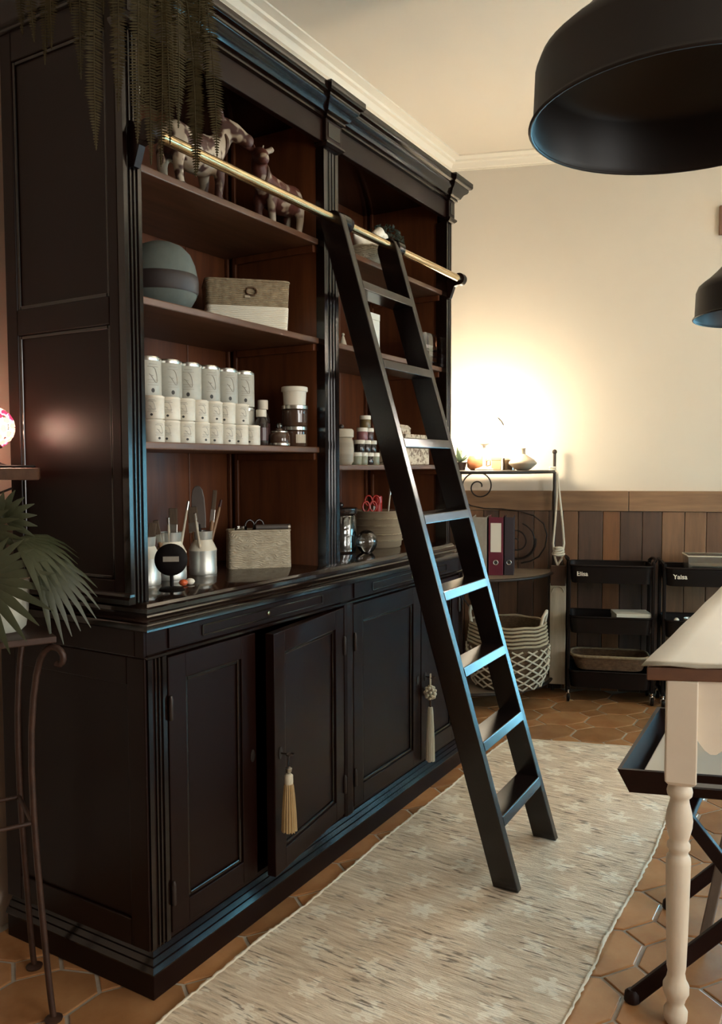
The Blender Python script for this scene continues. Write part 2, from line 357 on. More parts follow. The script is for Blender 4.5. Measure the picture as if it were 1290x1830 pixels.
# floor: grout slab with octagon and diamond tiles
fl = B().prism([(XL-0.1, YF-0.1), (XR+0.1, YF-0.1), (XR+0.1, YBR+0.1), (XL-0.1, 4.41+0.1)], 'z', -0.10, -0.004).build('floor', 'grout', kind='structure', label='terracotta tiled floor of octagons and small diamonds')
T1, T2, O = Vector((0.0, 0.242)), Vector((0.224, 0.080)), Vector((-0.502, 2.27))
def lat(a, b): v = O + T2*a + T1*b; return (v.x, v.y)
q = 1/(2+math.sqrt(2))
def tile_mesh(name, pts, g=0.010):
    cx = sum(p[0] for p in pts)/len(pts); cy = sum(p[1] for p in pts)/len(pts)
    def ring(d, z):
        out = []
        for p in pts:
            dx, dy = p[0]-cx, p[1]-cy; l = math.hypot(dx, dy); out.append((dx*(1-d/l), dy*(1-d/l), z))
        return out
    b = B().loft([ring(g*0.55, -0.006), ring(g*0.6, -0.0012), ring(g*0.6+0.003, 0.0)], False, True)
    me = bpy.data.meshes.new(name); b.bm.to_mesh(me); b.bm.free(); me.materials.append(M['tile']); return me
def L2(a, b): v = T2*a + T1*b; return (v.x, v.y)
oct_pts = [L2(*p) for p in ((0.5, q-0.5+0), (0.5, 0.5-q), (0.5-q, 0.5), (q-0.5, 0.5), (-0.5, 0.5-q), (-0.5, q-0.5), (q-0.5, -0.5), (0.5-q, -0.5))]
dia_pts = [L2(*p) for p in ((q, 0), (0, q), (-q, 0), (0, -q))]
OCT = tile_mesh('octagon_tile', oct_pts); DIA = tile_mesh('diamond_tile', dia_pts)
far = B()
def inroom(p): return XL < p[0] < XR and YF < p[1] < wall_y(p[0])-0.02
for i in range(-12, 18):
    for j in range(-24, 26):
        for me, (a, b) in ((DIA, (i+q, j)), (OCT, (i+q+0.5, j+0.5))):
            c = lat(a, b)
            if not inroom(c): continue
            covered = (-1.22 < c[0] < -0.66 and c[1] < 3.45) or (-1.9 < c[0] < -1.52 and 1.5 < c[1] < 3.15)
            near = -2.05 < c[0] < 0.12 and 0.95 < c[1] < 4.6 and not covered and not (c[0] > -0.35 and c[1] > 3.3)
            if near:
                link('tile', me, fl, loc=(c[0], c[1], 0))
            else:
                vs = [far.bm.verts.new((v.co.x+c[0], v.co.y+c[1], v.co.z)) for v in me.vertices]
                for p in me.polygons: far.bm.faces.new([vs[k] for k in p.vertices])
far.build('tile_field', 'tile', fl, kind='stuff')
# ceiling and walls
B().prism([(XL-0.1, YF-0.1), (XR+0.1, YF-0.1), (XR+0.1, YBR+0.1), (XL-0.1, 4.51)], 'z', ZC, ZC+0.1).build('ceiling', 'ceil', kind='structure', label='plain cream painted ceiling of the room')
B().box(XL-0.1, XL, YF-0.1, 4.55, -0.1, ZC+0.05).build('wall_left', 'lampglow_wall', kind='structure', label='plaster wall behind the bookcase, pink lamp glow painted in')
B().box(XL-0.1, XR+0.1, YF-0.1, YF, -0.1, ZC+0.05).build('wall_front', 'shadewall', kind='structure', label='wall behind the viewer, coloured dark to dim reflections')
def wallbox(b, s0, s1, z0, z1, k0=KW, k1=KW+0.16):
    return b.quadbox([sk(s0, k0, z0), sk(s1, k0, z0), sk(s1, k1, z0), sk(s0, k1, z0), sk(s0, k0, z1), sk(s1, k0, z1), sk(s1, k1, z1), sk(s0, k1, z1)])
SA = E1.dot(CORNER); SB = (XR - (-math.sin(WA)*KW))/math.cos(WA) + 0.1
DS0, DS1, DZ = 1.38, 3.50, 1.75           # glazed door opening, out of the picture on the right
b = B(); wallbox(b, SA-0.15, DS0, -0.1, ZC+0.05); wallbox(b, DS1, SB+0.2, -0.1, ZC+0.05); wallbox(b, DS0, DS1, DZ, 1.83); wallbox(b, DS0, DS1, 2.62, ZC+0.05); wallbox(b, 2.22, DS1, 1.83, 2.62)
wb = b.build('wall_back', 'plaster', kind='structure', label='cream end wall above reclaimed wood wainscot')
b = B()
for y0, y1, z0, z1 in ((YF, -0.1, -0.1, ZC), (1.3, 2.25, -0.1, ZC), (3.65, 4.6, -0.1, ZC), (5.8, YBR+0.1, -0.1, ZC), (-0.1, 1.3, -0.1, 0.9), (-0.1, 1.3, 2.3, ZC), (2.25, 3.65, -0.1, 0.9), (2.25, 3.65, 2.3, ZC), (4.6, 5.8, -0.1, 0.3), (4.6, 5.8, 1.6, ZC)): b.box(XR, XR+0.15, y0, y1, z0, z1)
b.build('wall_right', 'plaster', kind='structure', label='cream side wall with a window')
# garden door and side window (they light the room)
d1 = tag(link('door_1', None, None, loc=sk((DS0+DS1)/2, KW+0.05), rz=WA), kind='structure', label='glazed garden door in the end wall')
hw = (DS1-DS0)/2
b = B()
for x in (-hw+0.03, -hw/2, 0.0, hw/2, hw-0.03): b.box(x-0.02, x+0.02, -0.03, 0.03, 0, DZ)
for z in (0.04, DZ-0.03): b.box(-hw, hw, -0.03, 0.03, z-0.03, z+0.03)
b.build('door_frame', 'winframe', d1)
for x in (-0.75*hw, -0.25*hw, 0.25*hw, 0.75*hw):
    for z0, z1 in ((0.07, DZ-0.06),): B().box(x-hw/4+0.02, x+hw/4-0.02, -0.003, 0.003, z0, z1).build('pane', 'pane', d1)
w4 = tag(link('window_4', None, None, loc=sk(1.80, KW+0.05, 1.80), rz=WA), kind='structure', label='high window above the garden door'); hw = 0.42
b = B()
for x in (-hw+0.025, 0.0, hw-0.025): b.box(x-0.02, x+0.02, -0.03, 0.03, 0, 0.85)
for z in (0.03, 0.82): b.box(-hw, hw, -0.03, 0.03, z-0.03, z+0.03)
b.build('window_frame', 'winframe', w4)
for x in (-hw/2, hw/2): B().box(x-hw/2+0.02, x+hw/2-0.02, -0.003, 0.003, 0.06, 0.79).build('pane', 'pane', w4)
for wn, wy, wl in ((1, 0.6, 'side window behind the viewer'), (3, 2.95, 'added unseen side window opposite the bookcase')):  # the one opposite the bookcase is added for its light
    w1 = tag(link('window_%d' % wn, None, None, loc=(XR+0.06, wy, 0.9)), kind='structure', label=wl)
    b = B()
    for y in (-0.67, 0, 0.67): b.box(-0.03, 0.03, y-0.03, y+0.03, 0, 1.4)
    for z in (0.03, 0.7, 1.37): b.box(-0.03, 0.03, -0.7, 0.7, z-0.03, z+0.03)
    b.build('window_frame', 'winframe', w1)
    for y in (-0.335, 0.335):
        for z in (0.36, 1.04): B().box(-0.003, 0.003, y-0.3, y+0.3, z-0.31, z+0.31).build('pane', 'pane', w1)
w2 = tag(link('window_2', None, None, loc=(XR+0.06, 5.20, 0.3)), kind='structure', label='low window in the side wall near the end wall')
b = B()
for y in (-0.57, 0, 0.57): b.box(-0.03, 0.03, y-0.03, y+0.03, 0, 1.3)
for z in (0.03, 1.27): b.box(-0.03, 0.03, -0.60, 0.60, z-0.03, z+0.03)
b.build('window_frame', 'winframe', w2)
for y in (-0.285, 0.285): B().box(-0.003, 0.003, y-0.255, y+0.255, 0.06, 1.24).build('pane', 'pane', w2)
tb = B(); tb.quadbox([sk(1.2, KW+0.16, -0.12), sk(4.6, KW+0.16, -0.12), sk(4.6, KW+2.9, -0.12), sk(1.2, KW+2.9, -0.12), sk(1.2, KW+0.16, -0.02), sk(4.6, KW+0.16, -0.02), sk(4.6, KW+2.9, -0.02), sk(1.2, KW+2.9, -0.02)])
tb.build('floor_terrace', 'grout', kind='structure', label='stone terrace outside the garden door')
# crown moulding: profile (offset from wall, z)
CP = [(0.0, 3.0), (0.0, 3.06), (0.095, 3.06), (0.095, 3.052), (0.078, 3.050), (0.062, 3.044), (0.058, 3.034), (0.042, 3.030), (0.030, 3.018), (0.026, 3.008), (0.012, 3.005), (0.012, 3.0)]
def crown_pt(o, z, i):                     # mitred at the corner
    # left wall line x = XL+o ; back wall line n.P = KW-o
    x = XL+o; y = (KW-o + math.sin(WA)*x)/math.cos(WA)
    if i == 0: return (x, YF, z)
    if i == 1: return (x, y, z)
    return tuple(sk(SB, KW-o, z))
B().loft([[crown_pt(o, z, i) for o, z in CP] for i in (0, 1, 2)]).build('trim_1', 'crown', kind='structure', label='stepped plaster crown moulding along ceiling', smooth=25)
# wainscot: planks and top boards
def plankmat(i, c):
    return mat('plank_%d' % i, c, 0.65, color2=tuple(q*0.62 for q in c), scale=4.5, stretch=(7, 7, 0.7), bump=0.12, bscale=22)
PM = [plankmat(0, (0.216, 0.102, 0.045)), plankmat(1, (0.112, 0.058, 0.034)), plankmat(2, (0.238, 0.096, 0.032)), plankmat(3, (0.097, 0.050, 0.029)),
      plankmat(4, (0.245, 0.125, 0.059)), plankmat(5, (0.151, 0.073, 0.035))]
edges = [-0.62, -0.50, -0.40, -0.29, -0.20, -0.09, 0.0, 0.085, 0.165, 0.250, 0.385, 0.480, 0.600, 0.705, 0.825, 0.940, 1.03, 1.14, 1.24, 1.38]
cols = [1, 5, 0, 3, 5, 1, 5, 3, 0, 1, 2, 3, 3, 4, 4, 5, 1, 0, 3]
for i, (a, c) in enumerate(zip(edges, edges[1:])):
    d = 0.014 + 0.004*random.random()
    b = B(); wallbox(b, a+0.002, c-0.002, 0.0, 1.036, KW-d, KW); b.build('plank', PM[cols[i % len(cols)]], wb, bevel=0.002)
mrail = mat('rail_board', (0.26, 0.145, 0.070), 0.6, color2=(0.165, 0.085, 0.040), scale=4, stretch=(0.7, 0.7, 8), bump=0.12, bscale=22)
for a, c in ((-0.62, 0.10), (0.104, 0.522), (0.526, 1.38)):
    b = B(); wallbox(b, a, c, 1.038, 1.152, KW-0.024, KW); b.build('top_board', mrail, wb, bevel=0.002)

# ================================================================== BASE CABINET (sideboard part)
CX0, CX1, CY0, CY1 = -1.97, -1.414, 1.380, 3.262       # plinth footprint
BX = CX1-0.014                                        # face of the frame
base = thing('base_cabinet', (-1.69, 2.32, 0), 'long black base cabinet with panelled doors and moulded counter', 'cabinet')
def hull(prof, y0, y1, x0=CX0):
    """moulding wrapped round three sides: prof of (proud, z) from the plinth face"""
    rings = []
    for p, z in prof: rings.append([(x0, y0-p, z), (CX1+p, y0-p, z), (CX1+p, y1+p, z), (x0, y1+p, z)])
    return B().loft(rings)
hull([(0, 0), (0, 0.062), (-0.003, 0.066)], CY0, CY1).build('plinth', 'black', base, world=True, bevel=0.002)
def quarter(x, z, r, n=7, sx=1.0): return [(x-r*sx+r*sx*math.cos(PI/2*k/n), z+r*math.sin(PI/2*k/n)) for k in range(n+1)]
hull([(-0.004, 0.064), (0.006, 0.066), (0.006, 0.069), (-0.0005, 0.0812), (-0.004, 0.0815), (-0.004, 0.0835), (-0.0105, 0.0957), (-0.0135, 0.0960), (-0.0135, 0.0980), (-0.0195, 0.1090), (-0.026, 0.114)], CY0, CY1).build('plinth_moulding', 'black_gloss', base, world=True)
# carcass: side, back, bottom, posts and rails around the doors
YS = CY0+0.010; YE = CY1-0.010
B().box(CX0, BX, YS, YS+0.03, 0.116, 0.905).build('side_panel', 'black', base, world=True)
b = B()
for x0, x1, z0, z1 in ((CX0, CX0+0.06, 0.116, 0.84), (BX-0.06, BX, 0.116, 0.84), (CX0+0.06, BX-0.06, 0.116, 0.185), (CX0+0.06, BX-0.06, 0.77, 0.84)): b.box(x0, x1, YS-0.008, YS, z0, z1)
b.box(CX0, BX-0.031, YS-0.008, YS, 0.842, 0.908)
b.build('side_frame', 'black', base, world=True, bevel=0.0025)
B().box(CX0, BX, YE-0.03, YE, 0.116, 0.905).build('side_panel', 'black', base, world=True)
B().box(CX0+0.001, CX0+0.02, YS+0.031, YE-0.031, 0.05, 0.905).build('back_panel', 'black', base, world=True)
B().box(CX0+0.03, BX-0.03, YS+0.032, YE-0.032, 0.07, 0.11).build('bottom_board', 'black', base, world=True)
def fluted(y0, y1, x0, x1, z0, z1, n=3, margin=0.012, name='pilaster', parent=None, mt='black_gloss'):
    w = (y1-y0-2*margin)/n; pts = [(x0, y0), (x1, y0)]
    for i in range(n):
        c = y0+margin+w*(i+0.5); r = w*0.38
        pts += [(x1, c-r)] + [(x1-0.006*math.sin(PI*k/6), c-r*math.cos(PI*k/6)) for k in range(1, 6)] + [(x1, c+r)]
    pts += [(x1, y1), (x0, y1)]
    return B().prism(pts, 'z', z0, z1).build(name, mt, parent, world=True, smooth=30)
fluted(YS, 1.452, BX-0.03, BX+0.004, 0.116, 0.84, 3, 0.012, 'pilaster', base)
B().prism([(BX-0.02, 2.274), (BX+0.006, 2.274), (BX+0.010, 2.286), (BX+0.010, 2.318), (BX+0.006, 2.330), (BX-0.02, 2.330)], 'z', 0.116, 0.84).build('centre_post', 'black', base, world=True, bevel=0.002)
fluted(3.206, YE, BX-0.03, BX+0.004, 0.116, 0.84, 2, 0.012, 'pilaster', base)
B().box(BX-0.03, BX-0.002, 1.45, 3.21, 0.116, 0.128).build('bottom_rail', 'black', base, world=True)
B().box(BX-0.03, BX-0.001, YS-0.008, YE+0.004, 0.842, 0.908).build('frieze_rail', 'black', base, world=True)
hull([(-0.012, 0.834), (-0.006, 0.838), (-0.006, 0.844), (-0.013, 0.848)], CY0, CY1).build('bead_moulding', 'black_gloss', base, world=True)
# drawers in the frieze
for y0, y1 in ((1.462, 2.262), (2.342, 3.196)):
    d = B().box(BX-0.02, BX+0.005, y0, y1, 0.851, 0.902).build('drawer', 'black', base, world=True, bevel=0.002)
    b = B()
    for z in (0.863, 0.889): b.box(BX+0.004, BX+0.0085, y0+0.12, y1-0.12, z-0.0025, z+0.0025)
    for y in (y0+0.12, y1-0.12): b.box(BX+0.004, BX+0.0085, y-0.0025, y+0.0025, 0.863, 0.889)
    b.build('drawer_bead', 'black_gloss', d, world=True, bevel=0.001)
    mm = Matrix.Translation((BX+0.005, (y0+y1)/2, 0.876)) @ Matrix.Rotation(PI/2, 4, 'Y')
    B().lathe([(0.006, 0), (0.006, 0.003), (0.002, 0.0035)], 12, mtx=mm).build('keyhole', 'brass', d, world=True)
# counter: nosing, step, and the upper ledge
hull([(-0.012, 0.902), (0.004, 0.906), (0.012, 0.909), (0.0105, 0.921), (0.006, 0.926), (-0.004, 0.928)], CY0, CY1).build('counter_nosing', 'black_gloss', base, world=True, smooth=35)
hull([(-0.004, 0.928), (-0.012, 0.931), (-0.030, 0.934), (-0.034, 0.940), (-0.028, 0.944), (-0.030, 0.953), (-0.040, 0.956), (-0.044, 0.963), (-0.050, 0.965)], CY0+0.0, CY1-0.0).build('counter_top', 'counter', base, world=True, smooth=35)
# doors
def door(name_y0, y1, angle=0.0, hinge='far', lock=None, key=None):
    y0 = name_y0; z0, z1 = 0.130, 0.830
    b = B(); st = 0.062
    W_ = y1-y0
    # local: x out of the door, y along from hinge, z up
    root = None
    hy = y1 if hinge == 'far' else y0
    sg = -1 if hinge == 'far' else 1
    def yy(a): return sg*a
    def bx(b, x0, x1, a0, a1, z0, z1):
        lo, hi = sorted((yy(a0), yy(a1))); b.box(x0, x1, lo, hi, z0, z1); return b
    bm = B(); bx(bm, -0.022, -0.006, 0.01, W_-0.01, z0+0.01, z1-0.01)
    d = link('door', None, base, loc=Vector((BX, hy, 0)) - Vector(base.location), rz=(angle if hinge == 'far' else -angle))
    bm.build('panel', 'black', d)
    bm = B()
    for a0, a1, c0, c1 in ((0, st, z0, z1), (W_-st, W_, z0, z1), (st, W_-st, z0, z0+st), (st, W_-st, z1-st, z1)): bx(bm, -0.022, 0.006, a0, a1, c0, c1)
    bm.build('door_frame', 'black', d, bevel=0.002)
    bm = B(); e = 0.012
    for a0, a1, c0, c1 in ((st, st+e, z0+st, z1-st), (W_-st-e, W_-st, z0+st, z1-st), (st+e, W_-st-e, z0+st, z0+st+e), (st+e, W_-st-e, z1-st-e, z1-st)): bx(bm, -0.01, 0.001, a0, a1, c0, c1)
    bm.build('panel_moulding', 'black_gloss', d, bevel=0.003)
    for z in (0.23, 0.70):
        B().lathe([(0.005, -0.028), (0.006, -0.024), (0.006, 0.024), (0.005, 0.028), (0.003, 0.034)], 10, (0.010, yy(0.003), z)).build('hinge', 'iron', d, smooth=40)
    if lock: # escutcheon
        a, z = lock
        B().lathe([(0.010, 0), (0.010, 0.002), (0.004, 0.003)], 14, mtx=Matrix.Translation((0.006, yy(a), z)) @ Matrix.Rotation(PI/2, 4, 'Y') @ Matrix.Scale(1.8, 4, (1, 0, 0))).build('escutcheon', 'iron', d)
    if key:
        a, z = key
        b = B().tube([(0.004, yy(a), z), (0.028, yy(a), z)], 0.0025, 8)
        b.tube([(0.028+0.010+0.010*math.cos(t), yy(a)+0.012*math.sin(t), z) for t in (2*PI*k/14 for k in range(14))], 0.002, 6, True)
        b.build('key', 'iron', d, smooth=40)
    return d
door(1.456, 1.800, 0.0, 'near', lock=(0.325, 0.482))
door(1.805, 2.270, 0.125, 'far', lock=(0.435, 0.482), key=(0.435, 0.482))
door(2.334, 2.840, 0.0, 'near', lock=(0.480, 0.46))
door(2.846, 3.202, 0.0, 'far', lock=(0.322, 0.46), key=(0.322, 0.46))

# ================================================================== BOOKCASE (upper part)
UX0, UX1, UY0, UY1 = -1.925, -1.480, 1.395, 3.247
ZB, ZF, ZT = 0.965, 2.345, 2.505
book = thing('bookcase', (-1.70, 2.32, ZB), 'tall black open bookcase with warm brown wooden interior above the counter', 'bookcase')
B().box(UX0, UX1-0.022, UY0+0.008, UY0+0.032, ZB, ZT-0.03).build('side_panel', 'black', book, world=True)
b = B()
for x0, x1, z0, z1 in ((UX0, UX0+0.045, ZB, ZT-0.03), (UX1-0.056, UX1-0.0225, ZB, ZT-0.03), (UX0+0.045, UX1-0.056, ZB, 1.022), (UX0+0.045, UX1-0.056, 1.643, 1.710), (UX0+0.045, UX1-0.056, 2.342, ZT-0.03)):
    b.box(x0, x1, UY0, UY0+0.008, z0, z1)
b.build('side_frame', 'black', book, world=True, bevel=0.003)
b = B(); e = 0.010
for z0, z1 in ((1.022, 1.643), (1.710, 2.342)):
    x0, x1 = UX0+0.045, UX1-0.056
    for a in ((x0, x0+e, z0, z1), (x1-e, x1, z0, z1), (x0+e, x1-e, z0, z0+e), (x0+e, x1-e, z1-e, z1)): b.box(a[0], a[1], UY0+0.003, UY0+0.009, a[2], a[3])
b.build('panel_moulding', 'black_gloss', book, world=True, bevel=0.0025)
# skirting moulding at the foot of the bookcase (near side and front of the posts)
b = B(); b.loft([[(UX0, UY0-p, z), (UX1+p*0.3, UY0-p, z), (UX1+p*0.3, UY0+0.01, z), (UX0, UY0+0.01, z)] for p, z in ((0.012, ZB), (0.012, ZB+0.012), (0.006, ZB+0.018), (0.004, ZB+0.024), (0.0, ZB+0.027))]).build('foot_moulding', 'black_gloss', book, world=True)
B().box(UX0, UX1-0.022, UY1-0.03, UY1, ZB, ZT-0.03).build('side_panel', 'black', book, world=True)
DY0, DY1 = 2.254, 2.340
for y0, y1 in ((UY0+0.032, DY0), (DY1, UY1-0.03)):
    n = 4; w = (y1-y0)/n
    for i in range(n): B().box(-1.905, -1.890, y0+w*i+0.001, y0+w*(i+1)-0.001, ZB, ZT-0.04).build('back_plank', 'inner', book, world=True, bevel=0.002)
B().box(-1.89, UX1-0.022, UY0+0.032, UY0+0.040, ZB, ZT-0.04).build('lining', 'inner', book, world=True)
B().box(-1.89, UX1-0.032, DY0+0.001, DY1-0.001, ZB, ZT-0.04).build('divider', 'inner', book, world=True)
B().box(-1.89, UX1-0.050, UY1-0.040, UY1-0.030, ZB, ZT-0.04).build('lining', 'inner', book, world=True)
for y in (DY0-0.0135, UY0+0.041, DY1+0.0005, UY1-0.052):
    for x in (-1.888, -1.855): B().box(x, x+0.014, y, y+0.012, ZB, ZT-0.05).build('corner_batten', 'inner', book, world=True, bevel=0.003)
SH = {}
for side, (y0, y1, zs) in {'L': (UY0+0.041, DY0-0.001, (1.362, 1.720, 2.040)), 'R': (DY1+0.001, UY1-0.041, (1.303, 1.720, 2.045))}.items():
    for z in zs:
        B().box(-1.889, -1.502, y0, y1, z-0.019, z).build('shelf', 'shelf_edge', book, world=True, bevel=0.003)
        for ya, yb in ((y0, y0+0.014), (y1-0.014, y1)): B().box(-1.84, -1.515, ya, yb, z-0.042, z-0.0195).build('cleat', 'inner', book, world=True, bevel=0.002)
fluted(UY0, 1.452, UX1-0.022, UX1, ZB, 2.330, 3, 0.010, 'pilaster', book, 'black_gloss')
fluted(DY0, DY1, UX1-0.032, UX1, ZB, 2.330, 3, 0.016, 'pilaster', book, 'black_gloss')
fluted(3.199, UY1, UX1-0.050, UX1, ZB, 2.330, 2, 0.008, 'pilaster', book, 'black_gloss')
# frieze, capital blocks and cornice
B().box(UX1-0.022, UX1-0.002, 1.452, 3.199, ZF, 2.44).build('frieze', 'black', book, world=True, bevel=0.002)
BL = ((UY0-0.004, 1.456), (DY0-0.004, DY1+0.004), (3.195, UY1+0.004))
for y0, y1 in BL:
    B().box(UX1-0.03, UX1+0.012, y0, y1, 2.348, 2.42).build('capital_block', 'black', book, world=True, bevel=0.002)
    B().loft([[(UX1-0.03, y0-p, z), (UX1+0.012+p, y0-p, z), (UX1+0.012+p, y1+p, z), (UX1-0.03, y1+p, z)] for p, z in ((-0.006, 2.330), (0.0, 2.333), (0.008, 2.340), (0.008, 2.346), (0.0, 2.349))]).build('capital_moulding', 'black_gloss', book, world=True)
    B().box(UX1+0.012, UX1+0.014, y0+0.012, y1-0.012, 2.362, 2.408).build('block_panel', 'black_gloss', book, world=True)
CPR = [(0.0, 2.415), (0.008, 2.419), (0.008, 2.428), (0.018, 2.432), (0.022, 2.440), (0.028, 2.450), (0.040, 2.458), (0.044, 2.466), (0.044, 2.472), (0.054, 2.476), (0.058, 2.484), (0.058, 2.500), (0.052, 2.505)]
def cornice_ring(p, z, s):
    return [(UX0, UY0-p*s, z), (UX1+p, UY0-p*s, z), (UX1+p, UY1+p*s, z), (UX0, UY1+p*s, z)]
B().loft([cornice_ring(p, z, 1.0) for p, z in CPR]).build('cornice', 'black_gloss', book, world=True, smooth=30)
for y0, y1 in BL:
    B().loft([[(UX1-0.02, y0-p, z), (UX1+0.014+p, y0-p, z), (UX1+0.014+p, y1+p, z), (UX1-0.02, y1+p, z)] for p, z in [(a*1.0, c+0.002) for a, c in CPR]]).build('cornice_break', 'black_gloss', book, world=True, smooth=30)
# ladder rail with its brackets
RX, RZ = -1.425, 2.085
rail = B().tube([(RX, 1.432, RZ), (RX, 2.3, RZ), (RX, 3.205, RZ)], 0.0142, 16).build('ladder_rail', 'brass', book, world=True, smooth=50)
for y in (1.428, 2.297, 3.214):
    b = B()
    b.prism([(UX1, RZ-0.075), (UX1+0.012, RZ-0.075), (UX1+0.022, RZ-0.050), (UX1+0.030, RZ-0.028), (RX+0.004, RZ-0.020), (RX+0.020, RZ-0.006), (RX+0.022, RZ+0.012), (RX+0.006, RZ+0.021), (RX-0.012, RZ+0.019), (UX1+0.02, RZ+0.012), (UX1+0.010, RZ+0.030), (UX1, RZ+0.034)], 'y', y-0.010, y+0.010)
    b.lathe([(0.015, -0.018), (0.025, -0.015), (0.025, 0.015), (0.015, 0.018)], 18, mtx=Matrix.Translation((RX, y, RZ)) @ Matrix.Rotation(PI/2, 4, 'X'))
    b.build('rail_bracket', 'black', rail, world=True, smooth=35)

# ================================================================== LADDER
lad = thing('library_ladder', (-0.86, 2.50, 0.008), 'black wooden library ladder leaning on the brass rail, feet on the rug', 'ladder')
nF, nT = Vector((-0.858, 2.305, 0.009)), Vector((-1.438, 2.233, 2.105))
fF, fT = Vector((-0.866, 2.698, 0.009)), Vector((-1.444, 2.606, 2.105))
def stile(p0, p1):
    t = (p1-p0).normalized(); a = Vector((0, 1, 0)); a = (a-t*a.dot(t)).normalized(); n = a.cross(t).normalized()   # n: out towards the room
    if n.x < 0: n = -n
    hw, ht = 0.039, 0.0155; L = (p1-p0).length
    prof = [(-hw, 0.0), (hw, 0.0)]
    prof += [(hw, L-0.03)] + [(hw*math.cos(PI*k/8), L-0.03+0.036*math.sin(PI*k/8)) for k in range(1, 8)] + [(-hw, L-0.03)]
    def P(u, l, s_): 
        p = p0 + t*l + n*u + a*s_
        if l == 0.0: p = p - t*((p.z-0.0087)/t.z)      # foot cut level with the floor
        return p
    b = B(); A = [b.bm.verts.new(P(u, l, -ht)) for u, l in prof]; C = [b.bm.verts.new(P(u, l, ht)) for u, l in prof]; k = len(prof)
    for i in range(k): b.bm.faces.new((A[i], A[(i+1) % k], C[(i+1) % k], C[i]))
    b.bm.faces.new(A[::-1]); b.bm.faces.new(C)
    b.build('stile', 'ladder', lad, world=True, bevel=0.003); return n
nrm = stile(nF, nT); stile(fF, fT)
def on(p0, p1, z): return p0 + (p1-p0)*((z-p0.z)/(p1.z-p0.z))
for z in (0.226, 0.449, 0.675, 0.909, 1.147, 1.388, 1.637, 1.889):
    pa, pb = on(nF, nT, z), on(fF, fT, z)
    xa0, xa1 = pa.x-0.036, pa.x+0.042; xb0, xb1 = pb.x-0.036, pb.x+0.042
    ya, yb = pa.y+0.012, pb.y-0.012; th = 0.030
    lo = th*0.277                            # front edge cut flush with the leaning stiles
    B().quadbox([(xa0, ya, z-th), (xa1+lo, ya, z-th), (xb1+lo, yb, z-th), (xb0, yb, z-th), (xa0, ya, z), (xa1, ya, z), (xb1, yb, z), (xb0, yb, z)]).build('tread', 'ladder', lad, world=True, bevel=0.003)
for p in (nT, fT):
    c = Vector((RX, p.y, RZ))
    b = B().lathe([(0.016, -0.026), (0.027, -0.022), (0.027, 0.022), (0.016, 0.026)], 18, mtx=Matrix.Translation(c + Vector((0.004, 0.034, 0))) @ Matrix.Rotation(PI/2, 4, 'X'))
    b.build('rail_hook', 'black_gloss', lad, world=True, smooth=40)

# ================================================================== RUG
rug = thing('woven_rug', (-0.94, 2.3, 0), 'beige woven runner rug with pale stars lying beside the bookcase', 'rug')
def rug_pt(a, t):                          # a across 0..1, t along 0..1
    yn = 0.70 + 0.10*a; yf = 3.612 + a*0.275
    y = yn + (yf-yn)*t
    x = -1.343 + a*0.812 + 0.004*math.sin(y*7+a) + (0.006*math.sin(y*3.1) if a > 0.5 else 0)
    z = 0.0062 + 0.0012*math.sin(y*19+3*a) + 0.0009*math.sin(x*31+y*11)
    if abs(y-2.16) < 0.09 and a > 0.55: z += 0.010*math.cos((y-2.16)/0.09*PI/2)*(a-0.55)/0.45     # a small ruck by the edge
    return Vector((x, y, z))
na, nt_ = 20, 110
b = B(); V = [[b.bm.verts.new(rug_pt(i/na, j/nt_)) for i in range(na+1)] for j in range(nt_+1)]
for j in range(nt_):
    for i in range(na): b.bm.faces.new((V[j][i], V[j][i+1], V[j+1][i+1], V[j+1][i]))
edge = [V[0][i] for i in range(na+1)] + [V[j][na] for j in range(1, nt_+1)] + [V[nt_][i] for i in range(na-1, -1, -1)] + [V[j][0] for j in range(nt_-1, 0, -1)]
low = [b.bm.verts.new((v.co.x, v.co.y, 0.0008)) for v in edge]
for i in range(len(edge)): b.bm.faces.new((edge[i], low[i], low[(i+1) % len(edge)], edge[(i+1) % len(edge)]))
b.bm.faces.new(low); b.build('rug_field', 'rug', rug, world=True, smooth=60)
for a in (0.0, 1.0):
    B().tube([rug_pt(a, j/240) + Vector((random.uniform(-0.002, 0.002), 0, -0.0005+random.uniform(-0.001, 0.001))) for j in range(241)], [0.0042+random.uniform(-0.0012, 0.0014) for _ in range(241)], 6).build('selvedge', 'rugfringe', rug, world=True, smooth=60)
for t in (0.0, 1.0):
    B().tube([rug_pt(j/60, t) + Vector((0, random.uniform(-0.001, 0.001), -0.0005)) for j in range(61)], 0.0046, 6).build('end_binding', 'rugfringe', rug, world=True, smooth=60)

